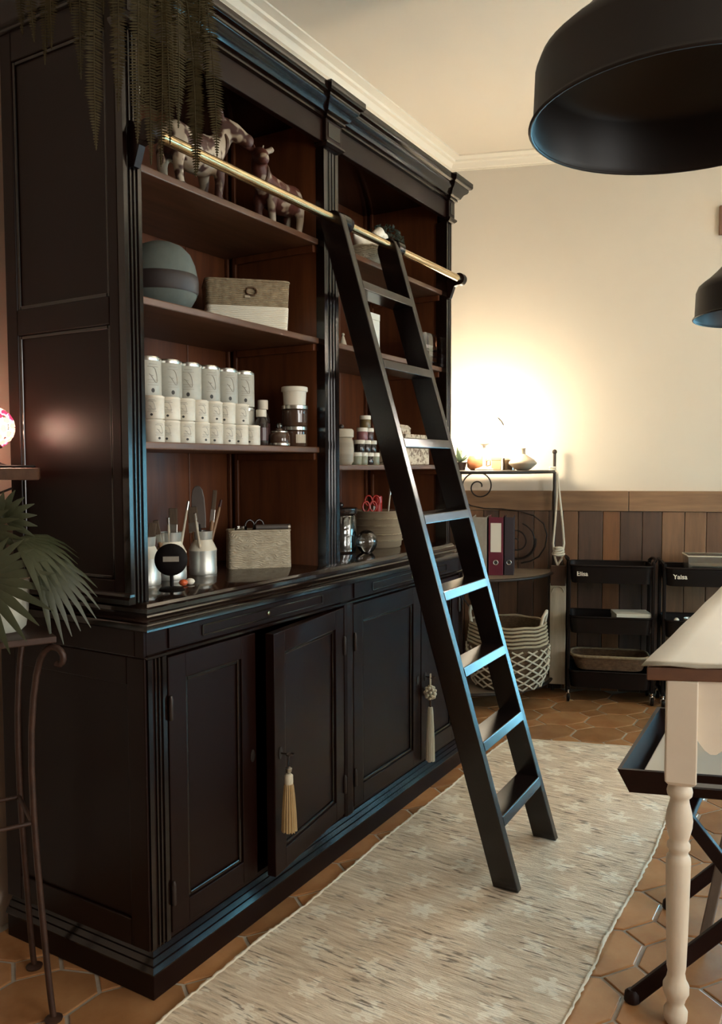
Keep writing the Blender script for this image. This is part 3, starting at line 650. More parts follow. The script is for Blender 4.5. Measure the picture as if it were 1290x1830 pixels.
# ================================================================== WORK TABLE (right)
TA = 0.40                                   # the table's end edge turns a little away from square
tE = Vector((math.cos(TA), math.sin(TA), 0)); tF = Vector((0.0, 1.0, 0))
tA = Vector((-0.379, 1.871, 0))
def tp(a, c, z): return tA + tE*a + tF*c + Vector((0, 0, z))
def tquad(b, a0, a1, c0, c1, z0, z1): return b.quadbox([tp(a0, c0, z0), tp(a1, c0, z0), tp(a1, c1, z0), tp(a0, c1, z0), tp(a0, c0, z1), tp(a1, c0, z1), tp(a1, c1, z1), tp(a0, c1, z1)])
table = thing('work_table', tp(0.45, 0.9, 0), 'white farmhouse table with turned legs and brown wooden top edge', 'table')
tquad(B(), 0.004, 0.94, 0.010, 1.85, 0.815, 0.845).build('table_top', 'table_wood', table, world=True, bevel=0.003)
legprof = [(0.020, 0.0), (0.026, 0.010), (0.027, 0.030), (0.018, 0.045), (0.022, 0.060), (0.029, 0.075), (0.029, 0.092), (0.022, 0.106), (0.019, 0.122), (0.0215, 0.135),
           (0.0235, 0.20), (0.0262, 0.32), (0.0275, 0.385), (0.0265, 0.397), (0.0215, 0.404), (0.0210, 0.412), (0.0255, 0.418), (0.0255, 0.428), (0.0205, 0.436),
           (0.0235, 0.447), (0.0290, 0.470), (0.0300, 0.484), (0.0275, 0.503), (0.0215, 0.527), (0.0205, 0.536), (0.0270, 0.543), (0.0285, 0.552), (0.0265, 0.561), (0.0225, 0.566), (0.0225, 0.572)]
for a, c in ((0.075, 0.045), (0.86, 0.045), (0.075, 1.78), (0.86, 1.78)):
    p = tp(a, c, 0)
    lg = link('leg', None, table, loc=p - tp(0.45, 0.9, 0))
    B().lathe(legprof, 28).build('turned_shaft', 'table_white', lg, smooth=50)
    B().loft([[(x*f*math.cos(0.2)-y*f*math.sin(0.2), x*f*math.sin(0.2)+y*f*math.cos(0.2), z) for x, y in ((-1, -1), (1, -1), (1, 1), (-1, 1))] for f, z in ((0.026, 0.572), (0.0335, 0.582), (0.0335, 0.815))]).build('leg_block', 'table_white', lg, bevel=0.003)
# scalloped end apron and plain side aprons
def apron_end(c):
    pts = [(0.106, 0.815), (0.83, 0.815)]
    def lobe(a): 
        d = min(abs(a-0.106), abs(a-0.83))
        if d < 0.085: return 0.700 - 0.045*math.sin(PI*min(1, d/0.085))*1.0 - 0.012
        if d < 0.20: return 0.712 + 0.035*(1-math.cos(PI*(d-0.085)/0.115))/2
        return 0.747
    n = 60
    pts += [(0.83-(0.83-0.106)*i/n, lobe(0.83-(0.83-0.106)*i/n)) for i in range(n+1)]
    b = B(); A = [b.bm.verts.new(tp(a, c, z)) for a, z in pts]; C = [b.bm.verts.new(tp(a, c+0.020, z)) for a, z in pts]; k = len(pts)
    for i in range(k): b.bm.faces.new((A[i], A[(i+1) % k], C[(i+1) % k], C[i]))
    b.bm.faces.new(A[::-1]); b.bm.faces.new(C); return b.build('apron', 'table_white', table, world=True)
apron_end(0.030)
tquad(B(), 0.050, 0.070, 0.075, 1.75, 0.735, 0.815).build('apron', 'table_white', table, world=True)
tquad(B(), 0.865, 0.885, 0.075, 1.75, 0.735, 0.815).build('apron', 'table_white', table, world=True)
tquad(B(), 0.10, 0.83, 1.775, 1.795, 0.735, 0.815).build('apron', 'table_white', table, world=True)
kp = tp(0.205, 0.030, 0.775)
B().lathe([(0.006, 0), (0.006, 0.012), (0.011, 0.014), (0.013, 0.020), (0.010, 0.027), (0.004, 0.029)], 16, mtx=Matrix.Translation(kp) @ Matrix.Rotation(TA, 4, 'Z') @ Matrix.Rotation(PI/2, 4, 'X')).build('apron_knob', 'knob', table, world=True, smooth=40)
cl = thing('table_cover', tp(0.45, 0.9, 0.8455), 'plain cream oilcloth laid over the work table', 'tablecloth')
b = B(); n1, n2 = 16, 40
V = [[b.bm.verts.new(tp(-0.004+0.952*i/n1, -0.004+1.86*j/n2, 0.8500 + 0.0010*math.sin(i*1.9+j*0.7) + (0.004*math.sin(i*2.2) if j == 0 else 0)*0.4)) for i in range(n1+1)] for j in range(n2+1)]
for j in range(n2):
    for i in range(n1): b.bm.faces.new((V[j][i], V[j][i+1], V[j+1][i+1], V[j+1][i]))
o = b.build('cloth_sheet', 'cloth', cl, world=True, smooth=60); sm = o.modifiers.new('thickness', 'SOLIDIFY'); sm.thickness = 0.0035; sm.offset = -1

# ------------------------------------------------------------------ butler's tray on a folding stand
tray = thing('serving_tray', (-0.30, 2.46, 0.412), 'dark wooden butler tray with flared sides and hand slot, under the table', 'tray')
z0t, z1t = 0.412, 0.485
A0, A1 = Vector((-0.508, 2.190)), Vector((-0.548, 2.830)); dR = Vector((math.cos(0.31), math.sin(0.31)))
def trp(i, j, f):                           # i along the near edge (0..1), j into depth, f 0 bottom / 1 rim
    top = A0 + dR*(0.52*i) + Vector((-0.02, 0.64))*j
    cen = A0 + dR*0.26 + Vector((-0.01, 0.32))
    p = cen + (top-cen)*(0.90 if f == 0 else 1.0)
    return Vector((p.x, p.y, z0t if f == 0 else z1t))
def trwall(b, i0, j0, i1, j1, f0, f1, th=0.012):
    def P(i, j, f):
        lo, hi = trp(i, j, 0), trp(i, j, 1); return lo + (hi-lo)*f
    cen = trp(0.5, 0.5, 0)
    def inn(p): d = Vector((cen.x-p.x, cen.y-p.y, 0)); d.normalize(); return p + d*th*1.35
    o = [P(i0, j0, f0), P(i1, j1, f0), P(i1, j1, f1), P(i0, j0, f1)]; n = [inn(p) for p in o]
    b.quadbox([o[0], o[1], n[1], n[0], o[3], o[2], n[2], n[3]]); return b
for (i0, j0, i1, j1) in ((0, 0, 0, 1), (0, 1, 1, 1), (1, 1, 1, 0)): trwall(B(), i0, j0, i1, j1, 0, 1).build('tray_side', 'darkwood', tray, world=True)
b = B(); trwall(b, 0, 0, 1, 0, 0, 0.40); trwall(b, 0, 0, 0.30, 0, 0.40, 0.66); trwall(b, 0.70, 0, 1, 0, 0.40, 0.66); trwall(b, 0, 0, 1, 0, 0.66, 1.0)
b.build('tray_front', 'darkwood', tray, world=True)
bt = [trp(0.02, 0.02, 0), trp(0.98, 0.02, 0), trp(0.98, 0.98, 0), trp(0.02, 0.98, 0)]
B().quadbox(bt + [p + Vector((0, 0, 0.008)) for p in bt]).build('tray_bottom', 'darkwood', tray, world=True)
pp = [trp(0.05, 0.05, 0), trp(0.90, 0.05, 0), trp(0.90, 0.80, 0), trp(0.05, 0.80, 0)]
B().quadbox([p + Vector((0, 0, 0.0085)) for p in pp] + [p + Vector((0, 0, 0.036)) for p in pp]).build('paper_stack', 'paper', bevel=0.002, label='stack of white paper sheets lying in the dark tray', cat='paper')
stand = thing('tray_stand', (-0.2, 2.25, 0.0), 'dark folding stand with crossed legs under the butler tray', 'stand')
for y, fs in ((2.02, 1), (2.50, 1)):
    B().beam((-0.415, y-0.05, 0.008), (-0.02, y+0.10, 0.408), (0, 1, 0), 0.022, 0.034).build('leg', 'darkwood', stand, world=True, bevel=0.003)
    B().beam((-0.345, y+0.17, 0.408), (0.05, y+0.09, 0.008), (0, 1, 0), 0.022, 0.034).build('leg', 'darkwood', stand, world=True, bevel=0.003)
    for p in ((-0.413, y-0.05, 0.0125), (0.048, y+0.09, 0.0125)):
        B().lathe([(0.016, -0.0125), (0.020, -0.008), (0.018, 0.010), (0.010, 0.018)], 14, p).build('foot', 'darkwood', stand, world=True, smooth=40)
B().beam((-0.33, 2.16, 0.394), (-0.33, 2.70, 0.394), (1, 0, 0), 0.030, 0.022).build('stand_rail', 'darkwood', stand, world=True, bevel=0.003)
B().beam((-0.03, 2.10, 0.394), (-0.03, 2.64, 0.394), (1, 0, 0), 0.030, 0.022).build('stand_rail', 'darkwood', stand, world=True, bevel=0.003)
B().beam((-0.300, 2.285, 0.001), (-0.236, 2.40, 0.395), (1, 0, 0), 0.026, 0.022).build('prop_leg', 'greywood', stand, world=True, bevel=0.003, label='greyish wooden prop leg')

# ================================================================== PENDANT LAMPS
def pendant(loc, label):
    t = thing('pendant_lamp', loc, label, 'lamp', group='pendant lamps above the table')
    R = 0.235
    outer = [(R+0.006, 0.0), (R+0.003, 0.006), (R, 0.010), (R-0.003, 0.088), (R-0.010, 0.106), (R-0.026, 0.120), (R-0.040, 0.130), (R-0.062, 0.150), (R-0.095, 0.185), (R-0.140, 0.212), (0.060, 0.226), (0.058, 0.300), (0.050, 0.312), (0.012, 0.316)]
    inner = [(0.010, 0.290), (0.050, 0.286), (0.052, 0.222), (R-0.142, 0.206), (R-0.098, 0.180), (R-0.066, 0.146), (R-0.044, 0.126), (R-0.030, 0.115), (R-0.014, 0.102), (R-0.007, 0.088), (R-0.004, 0.010), (R+0.002, 0.0)]
    B().lathe(outer, 64, cap=False).build('shade', 'lampmetal', t, smooth=35)
    B().lathe(inner, 64, cap=False).build('shade_lining', 'lampinside', t, smooth=35)
    B().tube([((R+0.004)*math.cos(2*PI*k/64), (R+0.004)*math.sin(2*PI*k/64), 0.001) for k in range(64)], 0.0032, 8, True).build('rim', 'lampmetal', t, smooth=60)
    B().lathe([(0.018, 0.20), (0.018, 0.30)], 16).build('socket', 'lampmetal', t, smooth=40)
    B().sphere((0, 0, 0.165), 0.030, 16, 10, sz=1.2).build('bulb', 'glass', t, smooth=60)
    B().tube([(0, 0, 0.31), (0, 0, 0.8), (0, 0, ZC-loc[2]-0.02)], 0.0035, 8).build('cord', 'cable', t, smooth=60)
    B().lathe([(0.05, ZC-loc[2]-0.035), (0.05, ZC-loc[2]-0.004), (0.045, ZC-loc[2])], 24).build('ceiling_rose', 'lampmetal', t, smooth=40)
    return t
pendant((-0.231, 1.385, 1.840), 'large black metal pendant lamp hanging close at the top right')
pendant((-0.228, 3.03, 1.790), 'smaller-looking black metal pendant lamp hanging farther back at right edge')
# picture on the end wall, only its left edge in view
pic = thing('picture_frame', sk(1.063, KW-0.014, 2.548), 'small brown wooden picture frame on the end wall at the right edge', 'picture', rz=WA)
b = B()
for x0, x1, z0, z1 in ((-0.09, -0.065, 0, 0.155), (0.065, 0.09, 0, 0.155), (-0.065, 0.065, 0, 0.025), (-0.065, 0.065, 0.13, 0.155)): b.box(x0, x1, -0.012, 0.0125, z0, z1)
b.build('frame', 'frame', pic, bevel=0.002)
B().box(-0.065, 0.065, -0.001, 0.004, 0.025, 0.13).build('print', 'copperc', pic)

# ================================================================== TROLLEYS
def trolley(s0, k0, label, text):
    W_, D_ = 0.455, 0.255
    t = thing('trolley', sk(s0+W_/2, k0+D_/2, 0), label, 'trolley', rz=WA, group='black three-tier trolleys along the end wall')
    for z0, z1 in ((0.660, 0.755), (0.385, 0.475), (0.085, 0.175)):
        o = [(x, y, z0) for x, y in rrect(W_/2-0.022, D_/2-0.010, 0.035)]; o2 = [(x, y, z1) for x, y in rrect(W_/2-0.012, D_/2, 0.038)]
        i2 = [(x, y, z1) for x, y in rrect(W_/2-0.016, D_/2-0.004, 0.036)]; i1 = [(x, y, z0+0.004) for x, y in rrect(W_/2-0.026, D_/2-0.014, 0.033)]
        tr = B().loft([o, o2, i2, i1]).build('tier', 'trolley', t, smooth=40)
        B().tube([(x, y, z1) for x, y in rrect(W_/2-0.012, D_/2, 0.038)], 0.0055, 8, True).build('tier_rim', 'trolley', tr, smooth=60)
    for x in (-W_/2+0.008, W_/2-0.008):
        for y in (-D_/2+0.045, D_/2-0.045):
            B().box(x-0.008, x+0.008, y-0.013, y+0.013, 0.075, 0.775).build('post', 'trolley', t, bevel=0.003)
        sg = 1 if x > 0 else -1
        B().tube([(x, -D_/2+0.045, 0.772), (x+0.012*sg, -D_/2+0.06, 0.784), (x+0.016*sg, 0, 0.787), (x+0.012*sg, D_/2-0.06, 0.784), (x, D_/2-0.045, 0.772)], 0.008, 10).build('handle', 'trolley', t, smooth=60)
        B().box(x-0.010, x+0.010, -D_/2+0.02, D_/2-0.02, 0.066, 0.080).build('foot_bar', 'trolley', t, bevel=0.002)
        for y in (-D_/2+0.03, D_/2-0.03):
            c = B().tube([(x, y, 0.068), (x, y, 0.048)], 0.007, 10)
            c.box(x-0.012, x-0.009, y-0.014, y+0.010, 0.022, 0.050); c.box(x+0.009, x+0.012, y-0.014, y+0.010, 0.022, 0.050); c.box(x-0.012, x+0.012, y-0.012, y+0.010, 0.046, 0.050)
            cf = c.build('caster', 'chrome', t)
            B().lathe([(0.018, -0.008), (0.022, -0.005), (0.022, 0.005), (0.018, 0.008)], 16, mtx=Matrix.Translation((x, y-0.004, 0.0222)) @ Matrix.Rotation(PI/2, 4, 'Y')).build('wheel', 'trolley', cf, smooth=40)
    cu = bpy.data.curves.new('name_text', 'FONT'); cu.body = text; cu.size = 0.034; cu.extrude = 0.0006; cu.offset = 0.0006
    tmp = bpy.data.objects.new('tmp', cu); COL.objects.link(tmp)
    bpy.context.view_layer.update()
    me = bpy.data.meshes.new_from_object(tmp.evaluated_get(bpy.context.evaluated_depsgraph_get())); bpy.data.objects.remove(tmp)
    me.transform(Matrix.Translation((-W_/2+0.045, -D_/2+0.002, 0.700)) @ Matrix.Rotation(PI/2-0.10, 4, 'X'))
    me.materials.clear(); me.materials.append(M['white'])
    link('name_lettering', me, t, label='white name lettering')
    return t
t1 = trolley(0.185, 4.535, 'black three-tier metal trolley lettered Elisa beside the hanging board', 'Elisa')
t2 = trolley(0.675, 4.500, 'black three-tier metal trolley lettered Yalsa partly hidden by the white table', 'Yalsa')
def onT(t, x, y, z): return WM[t.name] @ Vector((x, y, z))
# things on the trolleys
def free(name, loc, rz, label, cat, group=None): return thing(name, loc, label, cat, rz=rz, group=group)
o = free('sponge_block', onT(t1, 0.165, -0.06, 0.665), WA, 'small beige block lying at the right end of the top tier', 'block')
b = B().box(-0.034, 0.034, -0.02, 0.02, 0.0, 0.085); b.build('block_body', 'kraft', o, bevel=0.004); B().box(-0.034, 0.034, -0.0205, 0.0205, 0.058, 0.072).build('block_band', 'plaincream', o)
o = free('storage_box', onT(t1, 0.115, -0.02, 0.390), WA+0.12, 'flat white lidded box in the middle tier of the left trolley', 'box')
B().box(-0.092, 0.092, -0.072, 0.072, 0.0, 0.082).build('box_body', 'paper', o, bevel=0.002); B().box(-0.095, 0.095, -0.075, 0.075, 0.082, 0.104).build('lid', 'paper', o, bevel=0.002)
def basket_oval(parent, hx, hy, h, r, flare, mt, th=0.008, z0=0.0, n=5, flat=0.0):
    def ring(f, z, d=0): return [(x, y, z) for x, y in rrect(hx*f-d, hy*f-d if hy*f-d > 0.01 else 0.01, min(r*f, hy*f-d-0.002), n)]
    prof = [(1-flare, 0.0), (1-flare*0.75, h*0.2), (1-flare*0.4, h*0.6), (1.0, h)]
    rings = [ring(f, z0+z) for f, z in prof] + [ring(f, z0+z, th) for f, z in prof[::-1][:-1]] + [ring(1-flare, z0+0.006, th)]
    return B().loft(rings).build('basket_body', mt, parent, smooth=50)
o = free('rattan_basket', onT(t1, 0.0, -0.02, 0.176), WA, 'shallow brown rattan basket across the bottom tier of the left trolley', 'basket')
basket_oval(o, 0.205, 0.105, 0.075, 0.07, 0.16, 'rattan', z0=0.006)
B().tube([(x, y, 0.082) for x, y in rrect(0.205, 0.105, 0.07, 6)], 0.008, 8, True).build('basket_rim', 'straw', o, smooth=60)
o = free('plastic_basket', onT(t2, 0.02, -0.01, 0.666), WA, 'pale see-through plastic basket standing on the right trolley', 'basket')
def openbox(parent, hx, hy, h, fl, mt, th=0.003, name='basket_body'):
    rings = [[(sx*hx*(1-fl), sy*hy*(1-fl), 0.0) for sx, sy in ((-1, -1), (1, -1), (1, 1), (-1, 1))], [(sx*hx, sy*hy, h) for sx, sy in ((-1, -1), (1, -1), (1, 1), (-1, 1))],
             [(sx*(hx-th), sy*(hy-th), h) for sx, sy in ((-1, -1), (1, -1), (1, 1), (-1, 1))], [(sx*(hx*(1-fl)-th), sy*(hy*(1-fl)-th), th) for sx, sy in ((-1, -1), (1, -1), (1, 1), (-1, 1))]]
    return B().loft(rings).build(name, mt, parent)
openbox(o, 0.125, 0.085, 0.155, 0.07, 'plastic')
b = B()
for z in (0.152,): b.tube([(-0.126, -0.086, z), (0.126, -0.086, z), (0.126, 0.086, z), (-0.126, 0.086, z)], 0.004, 6, True)
b.build('basket_rim', 'plaincream', o)
B().box(-0.10, 0.10, -0.07, 0.07, 0.004, 0.10).build('contents', 'greybinder', o, label='greyish papers inside')
o = free('stoppered_jar', onT(t2, -0.155, -0.08, 0.391), 0.3, 'small dark jar with a white ball stopper on the right trolley', 'jar')
B().sphere((0, 0, 0.082), 0.014, 14, 9).build('stopper', 'white', o, smooth=60); B().lathe([(0.02, 0), (0.017, 0.03), (0.017, 0.069), (0.012, 0.072)], 14).build('jar_body', 'jardark', o, smooth=40)
o = free('metal_scoop', onT(t2, -0.085, -0.07, 0.391), 0.6, 'grey metal dish on the middle tier beside the small stoppered jar', 'dish')
B().lathe([(0.02, 0), (0.03, 0.05), (0.036, 0.094), (0.033, 0.094), (0.026, 0.05), (0.016, 0.006)], 18).build('dish_body', 'steel', o, smooth=50); B().tube([(0.03, 0, 0.090), (0.07, 0, 0.098), (0.10, 0, 0.097)], 0.005, 8).build('dish_handle', 'steel', o, smooth=60)

# ================================================================== WROUGHT-IRON CORNER STAND
et = thing('corner_shelf', sk(-0.30, 4.60, 0), 'wrought-iron corner stand with three quarter-round shelves and scrolls', 'shelf', rz=WA)
EC = CORNER + E1*0.060 + NW*(-0.050) + Vector((0.02, 0, 0))
Rr_ = 0.535
def sector(r, z0, z1, n=18):
    pts = [(EC.x, EC.y)]
    for i in range(n+1):
        a = WA - (PI/2+WA)*i/n
        pts.append((EC.x + r*math.cos(a), EC.y + r*math.sin(a)))
    return B().prism(pts, 'z', z0, z1)
for z, mt in ((1.272, 'iron'), (0.704, 'shelfgrey'), (0.100, 'shelfgrey')):
    sh = sector(Rr_-0.006, z-0.016, z).build('shelf_board', mt, et, world=True)
    B().tube([(EC.x + Rr_*math.cos(WA-(PI/2+WA)*i/20), EC.y + Rr_*math.sin(WA-(PI/2+WA)*i/20), z-0.009) for i in range(21)] + [(EC.x, EC.y, z-0.009)], 0.009, 8, True).build('shelf_rim', 'iron', sh, world=True, smooth=60)
PR = EC + E1*Rr_; PL = EC + Vector((0, -Rr_, 0)); PC = EC.copy()
for p, top in ((PR, 1.365), (PL, 1.365), (PC, 1.365)):
    b = B().tube([(p.x, p.y, 0.0), (p.x, p.y, top*0.5), (p.x, p.y, top)], 0.0085, 10)
    b.sphere((p.x, p.y, top+0.010), 0.014, 12, 8); b.build('post', 'iron', et, world=True, smooth=50)
# scrollwork in the plane of the end wall
def scroll(pts, r=0.0042): return B().tube([sk(s_, KW-0.058, z) for s_, z in pts], r, 6).build('scroll', 'iron', et, world=True, smooth=60)
def spiral(cx, cz, r0, r1, a0, a1, n=44): return [(cx+(r0+(r1-r0)*i/n)*math.cos(a0+(a1-a0)*i/n), cz+(r0+(r1-r0)*i/n)*math.sin(a0+(a1-a0)*i/n)) for i in range(n+1)]
scroll(
       spiral(-0.315, 1.175, 0.016, 0.095, 0, 2.9*PI) + [(-0.418, 1.14), (-0.405, 1.095), (-0.36, 1.065), (-0.28, 1.05), (-0.18, 1.047), (-0.08, 1.035), (0.0, 1.01), (0.055, 0.965), (0.075, 0.90), (0.065, 0.83), (0.03, 0.775), (-0.02, 0.745), (-0.07, 0.735)])
scroll(spiral(-0.10, 0.855, 0.012, 0.115, 0.4, 4.4*PI, 60))
scroll(spiral(-0.10, 0.855, 0.115, 0.012, 0.2, -3.8*PI, 60)[:18])
scroll([(p[0], p[1]) for p in spiral(-0.33, 0.545, 0.014, 0.085, 0, 2.9*PI)] + [(-0.40, 0.52), (-0.36, 0.46), (-0.25, 0.43), (-0.10, 0.43), (0.03, 0.39), (0.06, 0.33), (0.03, 0.25)])
scroll(spiral(-0.08, 0.30, 0.012, 0.10, 0.4, 4.0*PI, 50))
scroll([(p[0], p[1]) for p in spiral(-0.27, 1.50, 0.10, 0.012, 0.3, 3.4*PI, 44)])
# lamp with an opal globe, hidden in its own glow
P = sk(-0.268, 4.500, 1.272)
o = free('table_lamp', P, 0, 'glowing opal globe lamp on top of the corner stand', 'lamp')
B().lathe([(0.050, 0.0), (0.050, 0.008), (0.030, 0.014), (0.010, 0.022), (0.008, 0.10), (0.010, 0.135), (0.030, 0.145), (0.032, 0.155)], 20).build('lamp_base', 'capwhite', o, smooth=40)
B().sphere((0, 0, 0.235), 0.085, 24, 16).build('lamp_shade', 'shadewarm', o, smooth=80)
B().tube([(0.105*math.cos(t), 0, 0.235+0.105*math.sin(t)) for t in (PI*0.15+PI*0.7*k/16 for k in range(17))], 0.003, 6).build('lamp_hoop', 'brass', o, smooth=60)
# small things on the top shelf
def W_at(s_, k_, z): return sk(s_, k_, z)
o = free('potted_succulent', W_at(-0.412, 4.600, 1.272), 0, 'small pale green plant in a dark pot at the left of the lit shelf', 'plant')
B().lathe([(0.030, 0), (0.040, 0.04), (0.043, 0.045), (0.036, 0.046)], 16).build('pot', 'jardark', o, smooth=40)
for k in range(16):
    a = k*2.4; tl = 0.5+0.5*(k % 3)
    B().loft([[(math.cos(a)*u*0.05*tl + math.cos(a+PI/2)*w*s_, math.sin(a)*u*0.05*tl + math.sin(a+PI/2)*w*s_, 0.045 + u*0.06/tl*0.7 + e) for s_, e in ((-1, 0), (0, 0.003), (1, 0), (0, -0.003))] for u, w in ((0, 0.004), (0.5, 0.012), (1.0, 0.002))]).build('leaf', 'succ', o, smooth=60)
o = free('copper_bowl', W_at(-0.315, 4.615, 1.272), 0, 'blush copper bowl on the lit top shelf', 'bowl')
B().lathe([(0.035, 0), (0.055, 0.018), (0.058, 0.045), (0.050, 0.070), (0.044, 0.080), (0.040, 0.079), (0.052, 0.045), (0.048, 0.018), (0.02, 0.006)], 24).build('bowl_body', 'copper', o, smooth=50)
B().tube([(0.056, 0, 0.05), (0.078, 0, 0.060), (0.080, 0, 0.03), (0.054, 0, 0.022)], 0.004, 6).build('bowl_ear', 'copper', o, smooth=60)
o = free('kraft_box', W_at(-0.207, 4.600, 1.272), WA, 'small square brown box between copper bowl and candle', 'box')
B().box(-0.026, 0.026, -0.02, 0.02, 0, 0.055).build('box_body', 'kraft', o, bevel=0.002); B().box(-0.0275, 0.0275, -0.0215, 0.0215, 0.055, 0.072).build('lid', 'kraft', o, bevel=0.002)
o = free('candle', W_at(-0.140, 4.650, 1.272), 0, 'short blush candle in a glass cup beside the round vase', 'candle')
B().lathe([(0.034, 0), (0.034, 0.058), (0.028, 0.060)], 20).build('wax', 'copperc', o, smooth=40); B().lathe([(0.036, 0), (0.0365, 0.068), (0.035, 0.068), (0.0345, 0.001)], 20, cap=False).build('cup', 'glass', o, smooth=50); B().tube([(0, 0, 0.06), (0.001, 0, 0.071)], 0.0012, 5).build('wick', 'mark', o)
o = free('round_vase', W_at(-0.062, 4.545, 1.272), 0, 'flattened stoneware vase with a short neck on the lit shelf', 'vase')
B().lathe([(0.030, 0), (0.046, 0.008), (0.075, 0.034), (0.076, 0.042), (0.062, 0.058), (0.030, 0.078), (0.015, 0.088), (0.0135, 0.118), (0.016, 0.121), (0.010, 0.121)], 28).build('vase_body', 'stone', o, smooth=50)
B().tube([(0.016*math.cos(2*PI*k/20), 0.016*math.sin(2*PI*k/20), 0.119) for k in range(20)], 0.002, 6, True).build('vase_lip', 'stone', o, smooth=60)
# lever-arch files
def binder(s_, k_, mt, label, lab=True, h=0.315, d=0.28, w=0.078):
    o = free('ring_binder', W_at(s_, k_, 0.7045), WA, label, 'binder', group='files on the corner stand')
    B().box(-w/2, w/2, 0, 0.004, 0, h).build('spine', mt, o, bevel=0.001)
    B().box(-w/2, -w/2+0.003, 0.004, d, 0, h).build('cover', mt, o, bevel=0.001); B().box(w/2-0.003, w/2, 0.004, d, 0, h).build('cover', mt, o, bevel=0.001)
    B().box(-w/2+0.006, w/2-0.006, 0.02, d-0.02, 0.012, h-0.015).build('paper_block', 'paper', o)
    if lab: B().box(-w*0.36, w*0.36, -0.001, 0.0, h*0.40, h*0.90).build('spine_label', 'paper', o, label='blank white spine label')
    mm = Matrix.Translation((0, 0.0, h*0.22)) @ Matrix.Rotation(PI/2, 4, 'X')
    B().tube([(0.012*math.cos(2*PI*k/20), -0.0015, h*0.22+0.012*math.sin(2*PI*k/20)) for k in range(20)], 0.0028, 6, True).build('finger_ring', 'steel', o, smooth=60)
    B().lathe([(0.0105, -0.0015), (0.0105, 0.0015)], 16, mtx=mm).build('finger_hole', 'markdark', o)
binder(-0.287, 4.44, 'greybinder', 'pale grey lever-arch file at the left of the three files', False, d=0.24)
binder(-0.200, 4.44, 'burgundy', 'burgundy lever-arch file with a white spine label', True, d=0.24)
binder(-0.130, 4.46, 'navybinder', 'dark lever-arch file to the right of the burgundy file', False, 0.315, 0.24, 0.050)
# net laundry basket on the bottom shelf
o = free('net_basket', W_at(-0.135, 4.49, 0.1005), 0, 'round brown basket covered in a cream rope net on bottom shelf', 'basket')
def nb(z): return 0.178 + 0.035*min(1, z/0.10) + 0.014*(z/0.36) - 0.016*max(0, (z-0.24)/0.10)
zz = [0.0, 0.02, 0.06, 0.12, 0.2, 0.28, 0.34]
B().lathe([(nb(z)*0.955, z) for z in zz] + [(nb(z)*0.955-0.012, z) for z in zz[::-1][:-1]] + [(nb(0)*0.955-0.012, 0.012)], 40).build('basket_body', 'jute', o, smooth=50)
b = B()
for sgn in (-1, 1):
    for k in range(16):
        pts = []
        for i in range(41):
            z = 0.008 + 0.215*i/40; a = 2*PI*k/16 + sgn*(i/40)*1.90; r = nb(z)+0.003+0.003*sgn*math.cos(i/40*1.90*16)
            pts.append((r*math.cos(a), r*math.sin(a), z))
        b.tube(pts, 0.0048, 5)
b.build('rope_net', 'rope', o, smooth=60)
b = B()
for z in (0.245, 0.265, 0.285, 0.305, 0.325, 0.343): b.tube([((nb(z)*0.955+0.004)*math.cos(2*PI*k/40), (nb(z)*0.955+0.004)*math.sin(2*PI*k/40), z+0.003*math.sin(k*1.3)) for k in range(40)], 0.0065, 6, True)
b.build('rope_band', 'netrope', o, smooth=60)
for a in (0.15, PI+0.15):
    c = Vector((0.19*math.cos(a), 0.19*math.sin(a), 0.34)); tv = Vector((-math.sin(a), math.cos(a), 0)); ov = Vector((math.cos(a), math.sin(a), 0))
    B().tube([c-tv*0.055, c-tv*0.050+Vector((0, 0, 0.05))+ov*0.01, c+Vector((0, 0, 0.075))+ov*0.02, c+tv*0.050+Vector((0, 0, 0.05))+ov*0.01, c+tv*0.055], 0.009, 8).build('rope_handle', 'rope', o, smooth=60)
o2 = free('folded_cloth', W_at(-0.135, 4.49, 0.125), 0.4, 'crumpled pale cloth filling the net basket', 'cloth')
B().lathe([(0.165, 0.0), (0.170, 0.20), (0.162, 0.225), (0.12, 0.240), (0.06, 0.252), (0.005, 0.255)], 20).build('cloth_heap', 'paper', o2, smooth=60)
# hanging cord and weathered board on the post
hang = thing('hanging_board', sk(0.136, 4.68, 0.062), 'long weathered pale board with brown top, hung by a knotted cotton cord', 'board', rz=WA)
hh = Vector((sk(0.148, 4.68, 0.062)))
B().box(-0.044, 0.044, -0.010, 0.010, 0.0, 0.575).build('board_panel', 'paleboard', hang, bevel=0.004)
B().box(-0.042, 0.042, -0.012, 0.012, 0.560, 0.675).build('board_head', 'leather', hang, bevel=0.004)
b = B()
b.tube([(0.032*math.cos(t), -0.0115, 0.525+0.032*math.sin(t)) for t in (PI*k/12 for k in range(13))], 0.004, 6); b.build('board_arch', 'paleboard', hang, smooth=60)
b = B()
for sx in (-1, 1): b.tube([(-0.005, -0.012, 0.678), (sx*0.018, -0.014, 0.715), (sx*0.022, -0.014, 0.735), (sx*0.030, -0.014, 0.80), (sx*0.020, -0.013, 0.92), (sx*0.008-0.004, -0.012, 1.06), (-0.012, -0.010, 1.20), (-0.036, 0.0, 1.222)], 0.0065, 8)
b.build('cord', 'rope', hang, smooth=60)
b = B()
for k in range(4): b.tube([(0.030*math.cos(t)*(1-0.1*k), -0.014+0.014*math.sin(t), 0.742+0.010*k+0.006*math.sin(t+k)) for t in (2*PI*i/16 for i in range(16))], 0.0075, 7, True)
b.build('cord_knot', 'rope', hang, smooth=60)
b = B()
for k in range(2): b.tube([(-0.036+0.016*math.cos(t), 0.004+0.016*math.sin(t), 1.212+0.012*k) for t in (2*PI*i/14 for i in range(14))], 0.006, 7, True)
